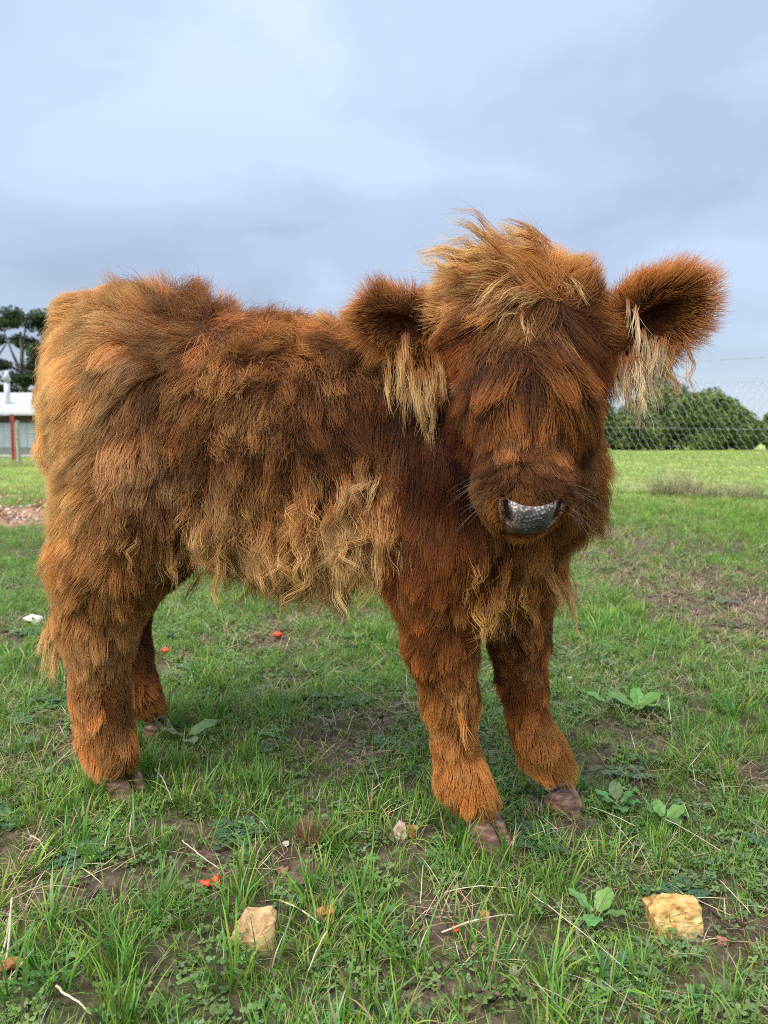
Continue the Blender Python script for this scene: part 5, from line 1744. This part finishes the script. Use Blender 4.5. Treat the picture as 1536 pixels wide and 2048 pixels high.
def cypress(u, d, H, label, seed, layers, trunk_lean, name='cypress_tree', lo=(.018, .035, .016), hi=(.075, .115, .045)):
    x = (u - 768) / FPX * d; z = gzf(x, d) - .1
    e = empty(name, (x, d, z)); tag(e, label, 'tree', 'dark cypress trees behind the shed')
    r = random.Random(seed)
    top = np.array([x + trunk_lean, d, z + H * .86])
    tr = [np.array([x, d, z]) + (top - np.array([x, d, z])) * k / 6 + np.array([r.gauss(0, .12), r.gauss(0, .12), 0]) * (k > 0) for k in range(7)]
    obj('trunk', tube('trunk', tr, .34, .10, M_BARK, 9), e)
    bl = []
    for (du, hz_, rx, rz) in layers:
        cx_ = x + du; cz = z + H * hz_
        cy_ = d + r.uniform(-1.2, 1.2)
        k = min(5, max(1, int(hz_ * 5)))
        pts = [tr[k], (tr[k] + np.array([cx_, cy_, cz])) / 2 + np.array([0, 0, -.25]), np.array([cx_, cy_, cz - rz * .3])]
        obj('limb', tube('limb', pts, .13, .05, M_BARK, 7), e)
        for q in range(5):
            a = r.uniform(0, 6.283)
            bl.append((cx_ + math.cos(a) * rx * .6, cy_ + math.sin(a) * rx * .6, cz + r.uniform(-.3, .3) * rz, rx * r.uniform(.35, .6), rx * r.uniform(.35, .6), rz * r.uniform(.5, .9)))
    V, F, C = leaf_cloud(bl, 1100 * len(layers), .17, lo, hi, seed, .5, .8)
    obj('crown', mesh_np('crown', V, F, M_TREE, C, False), e)


cypress(45, 60, 10.6, 'tall flat-topped cypress with bare forked trunk behind the shed', 3,
        [(.6, .96, 2.2, .7), (-1.6, .93, 1.7, .5), (2.2, .90, 2.0, .7), (-2.4, .80, 1.6, .45), (1.9, .72, 1.9, .8), (-1.9, .62, 1.7, .6), (.2, .52, 1.9, .7), (2.8, .55, 1.8, .8), (-2.6, .45, 1.6, .5), (1.2, .36, 2.2, .9)], .3)
cypress(-25, 64, 10.4, 'cypress cut by the left edge of the picture', 8,
        [(0, .96, 2.0, .6), (2.0, .86, 1.6, .5), (-1.5, .82, 1.6, .5), (1.4, .68, 1.7, .6), (-.6, .55, 1.7, .6), (1.7, .42, 2.0, .9), (0, .30, 2.2, .9)], -.2)
cypress(130, 63, 9.8, 'cypress whose crown meets the rump of the calf', 12,
        [(0, .95, 2.2, .8), (-2.2, .88, 1.8, .6), (1.5, .80, 2.0, .8), (-1.8, .70, 1.8, .8), (.5, .58, 2.2, .9), (-1.6, .45, 2.0, .9), (1.0, .35, 2.2, .9)], -.2)
for (u, d, w, h, lab, sd) in ((-10, 55, 4., 2.6, 'dark bush left of the shed flue', 20), (70, 56, 4.5, 2.9, 'dark bush behind the shed roof', 21)):
    shrub(u, d, w, h, lab, sd, hi=(.07, .11, .035), lo=(.02, .04, .015), n=9000)

# ------------------------------------------------------------------ the shed
M_ROOFW = mat_simple('white_roof_steel', (.52, .53, .54), .5, (.42, .44, .46), 1.2)
M_WALLS = mat_simple('blue_grey_cladding', (.30, .35, .41), .55, (.24, .28, .33), 1.5)
M_EAVESHADE = mat_simple('eave_shadow_tone', (.085, .06, .05), .8, (.05, .035, .03), 3)  # dark tone that stands for the shadow under the eave
M_BASE = mat_simple('grey_base', (.20, .20, .21), .9, (.14, .14, .15), 3)
M_FLUE = mat_simple('flue_steel', (.62, .65, .68), .35, (.5, .53, .57), 2, metal=.5)
M_GLASS = mat_simple('window_glass', (.06, .075, .09), .08, (.04, .05, .06), 2, spec=.6)


def box(bm, x0, x1, y0, y1, z0, z1):
    bmesh.ops.create_cube(bm, size=1, matrix=Matrix.Translation(((x0 + x1) / 2, (y0 + y1) / 2, (z0 + z1) / 2)) @ Matrix.Diagonal((x1 - x0, y1 - y0, z1 - z0, 1)))


def build_shed():
    D = 42.; xl, xr = -31., -14.5
    z0 = gzf((xl + xr) / 2, D) - .02
    e = empty('shed', ((xl + xr) / 2, D, z0)); tag(e, 'low white-roofed shed with blue grey walls and steel flue behind the fence', 'shed')
    ez = CAM_H + (880 - 826) / FPX * D; rz = CAM_H + (880 - 788) / FPX * (D + 3.4)
    bm = bmesh.new(); box(bm, xl, xr, D, D + 7, z0 + .38, ez - .55); obj('wall', bm_mesh('wall', bm, M_WALLS), e)
    bm = bmesh.new(); box(bm, xl + .03, xr - .03, D + .03, D + 6.97, z0 - .1, z0 + .38); obj('base_wall', bm_mesh('base_wall', bm, M_BASE), e)
    bm = bmesh.new(); box(bm, xl + .02, xr - .02, D + .04, D + 6.98, ez - .55, ez - .02); obj('eave_shadow_band', bm_mesh('eave_shadow_band', bm, M_EAVESHADE), e)  # top strip of the wall, eave shadow painted in as dark colour
    # wall ribs
    bm = bmesh.new()
    x = xl + .2
    while x < xr: box(bm, x, x + .05, D - .025, D - .002, z0 + .40, ez - .57); x += .42
    ribs = obj('wall_ribs', bm_mesh('wall_ribs', bm, M_WALLS), e); ribs['kind'] = 'stuff'
    # roof: two slopes of ribbed sheet with an eave overhang
    bm = bmesh.new()
    n = int((xr - xl + .8) / .2)
    for (ya, za, yb, zb) in ((D - .45, ez - .02, D + 3.5, rz), (D + 7.45, ez - .02, D + 3.5, rz)):
        prev = None
        for k in range(n + 1):
            x = xl - .4 + k * .2; dz = .03 if k % 2 else 0
            cur = [bm.verts.new((x, ya, za + dz)), bm.verts.new((x, yb, zb + dz))]
            if prev: bm.faces.new([prev[0], cur[0], cur[1], prev[1]])
            prev = cur
    bmesh.ops.recalc_face_normals(bm, faces=bm.faces)
    bmesh.ops.solidify(bm, geom=bm.faces[:], thickness=.03)
    roof = obj('roof', bm_mesh('roof', bm, M_ROOFW), e)
    bm = bmesh.new(); box(bm, xl - .42, xr + .42, D - .55, D - .46, ez - .14, ez + .02); obj('gutter', bm_mesh('gutter', bm, M_ROOFW), roof)
    # door and windows in the front wall
    for (u0, u1) in ((-60, -22), (-110, -80)):
        a = (u0 - 768) / FPX * D; b = (u1 - 768) / FPX * D
        bm = bmesh.new(); box(bm, a, b, D - .05, D - .003, ez - 1.25, ez - .62)
        w = obj('window', bm_mesh('window', bm, M_ROOFW), e)
        bm = bmesh.new(); box(bm, a + .07, b - .07, D - .058, D - .048, ez - 1.18, ez - .69); obj('pane', bm_mesh('pane', bm, M_GLASS), w)
    # flue with its conical cowl
    fx = (22 - 768) / FPX * (D + 1.1)
    fy = D + 1.1
    zb = CAM_H + (880 - 815) / FPX * fy; zt = CAM_H + (880 - 765) / FPX * fy; zc = CAM_H + (880 - 745) / FPX * fy
    bm = bmesh.new(); bmesh.ops.create_cone(bm, segments=20, radius1=.155, radius2=.155, depth=zt - zb + .3, cap_ends=True, matrix=Matrix.Translation((fx, fy, (zb + zt) / 2 - .05)))
    fl = obj('flue', bm_mesh('flue', bm, M_FLUE, True), e)
    bm = bmesh.new(); bmesh.ops.create_cone(bm, segments=20, radius1=.27, radius2=.04, depth=zc - zt, cap_ends=True, matrix=Matrix.Translation((fx, fy, (zc + zt) / 2 + .06)) @ Matrix.Rotation(.12, 4, 'Y'))
    obj('cowl', bm_mesh('cowl', bm, M_ROOFW, True), fl)
    bm = bmesh.new(); bmesh.ops.create_cone(bm, segments=20, radius1=.24, radius2=.17, depth=.12, cap_ends=True, matrix=Matrix.Translation((fx, fy, zb + .08)))
    obj('flashing', bm_mesh('flashing', bm, M_FLUE, True), fl)


build_shed()
# gravel track in front of the shed
bm = bmesh.new()
tv = []
for k in range(25):
    x = -40 + k * 2.0
    tv.append((bm.verts.new((x, 36.2 + .3 * math.sin(x * .4), gzf(x, 36.2) + .03)), bm.verts.new((x, 39.5 + .2 * math.sin(x * .3), gzf(x, 39.5) + .03))))
for a, b in zip(tv[:-1], tv[1:]): bm.faces.new([a[0], b[0], b[1], a[1]])
tr_ = obj('track', bm_mesh('track', bm, mat_simple('track_gravel', (.34, .32, .31), .95, (.24, .22, .21), 6)))
tag(tr_, 'pale gravel track in front of the shed', None, None, 'structure')
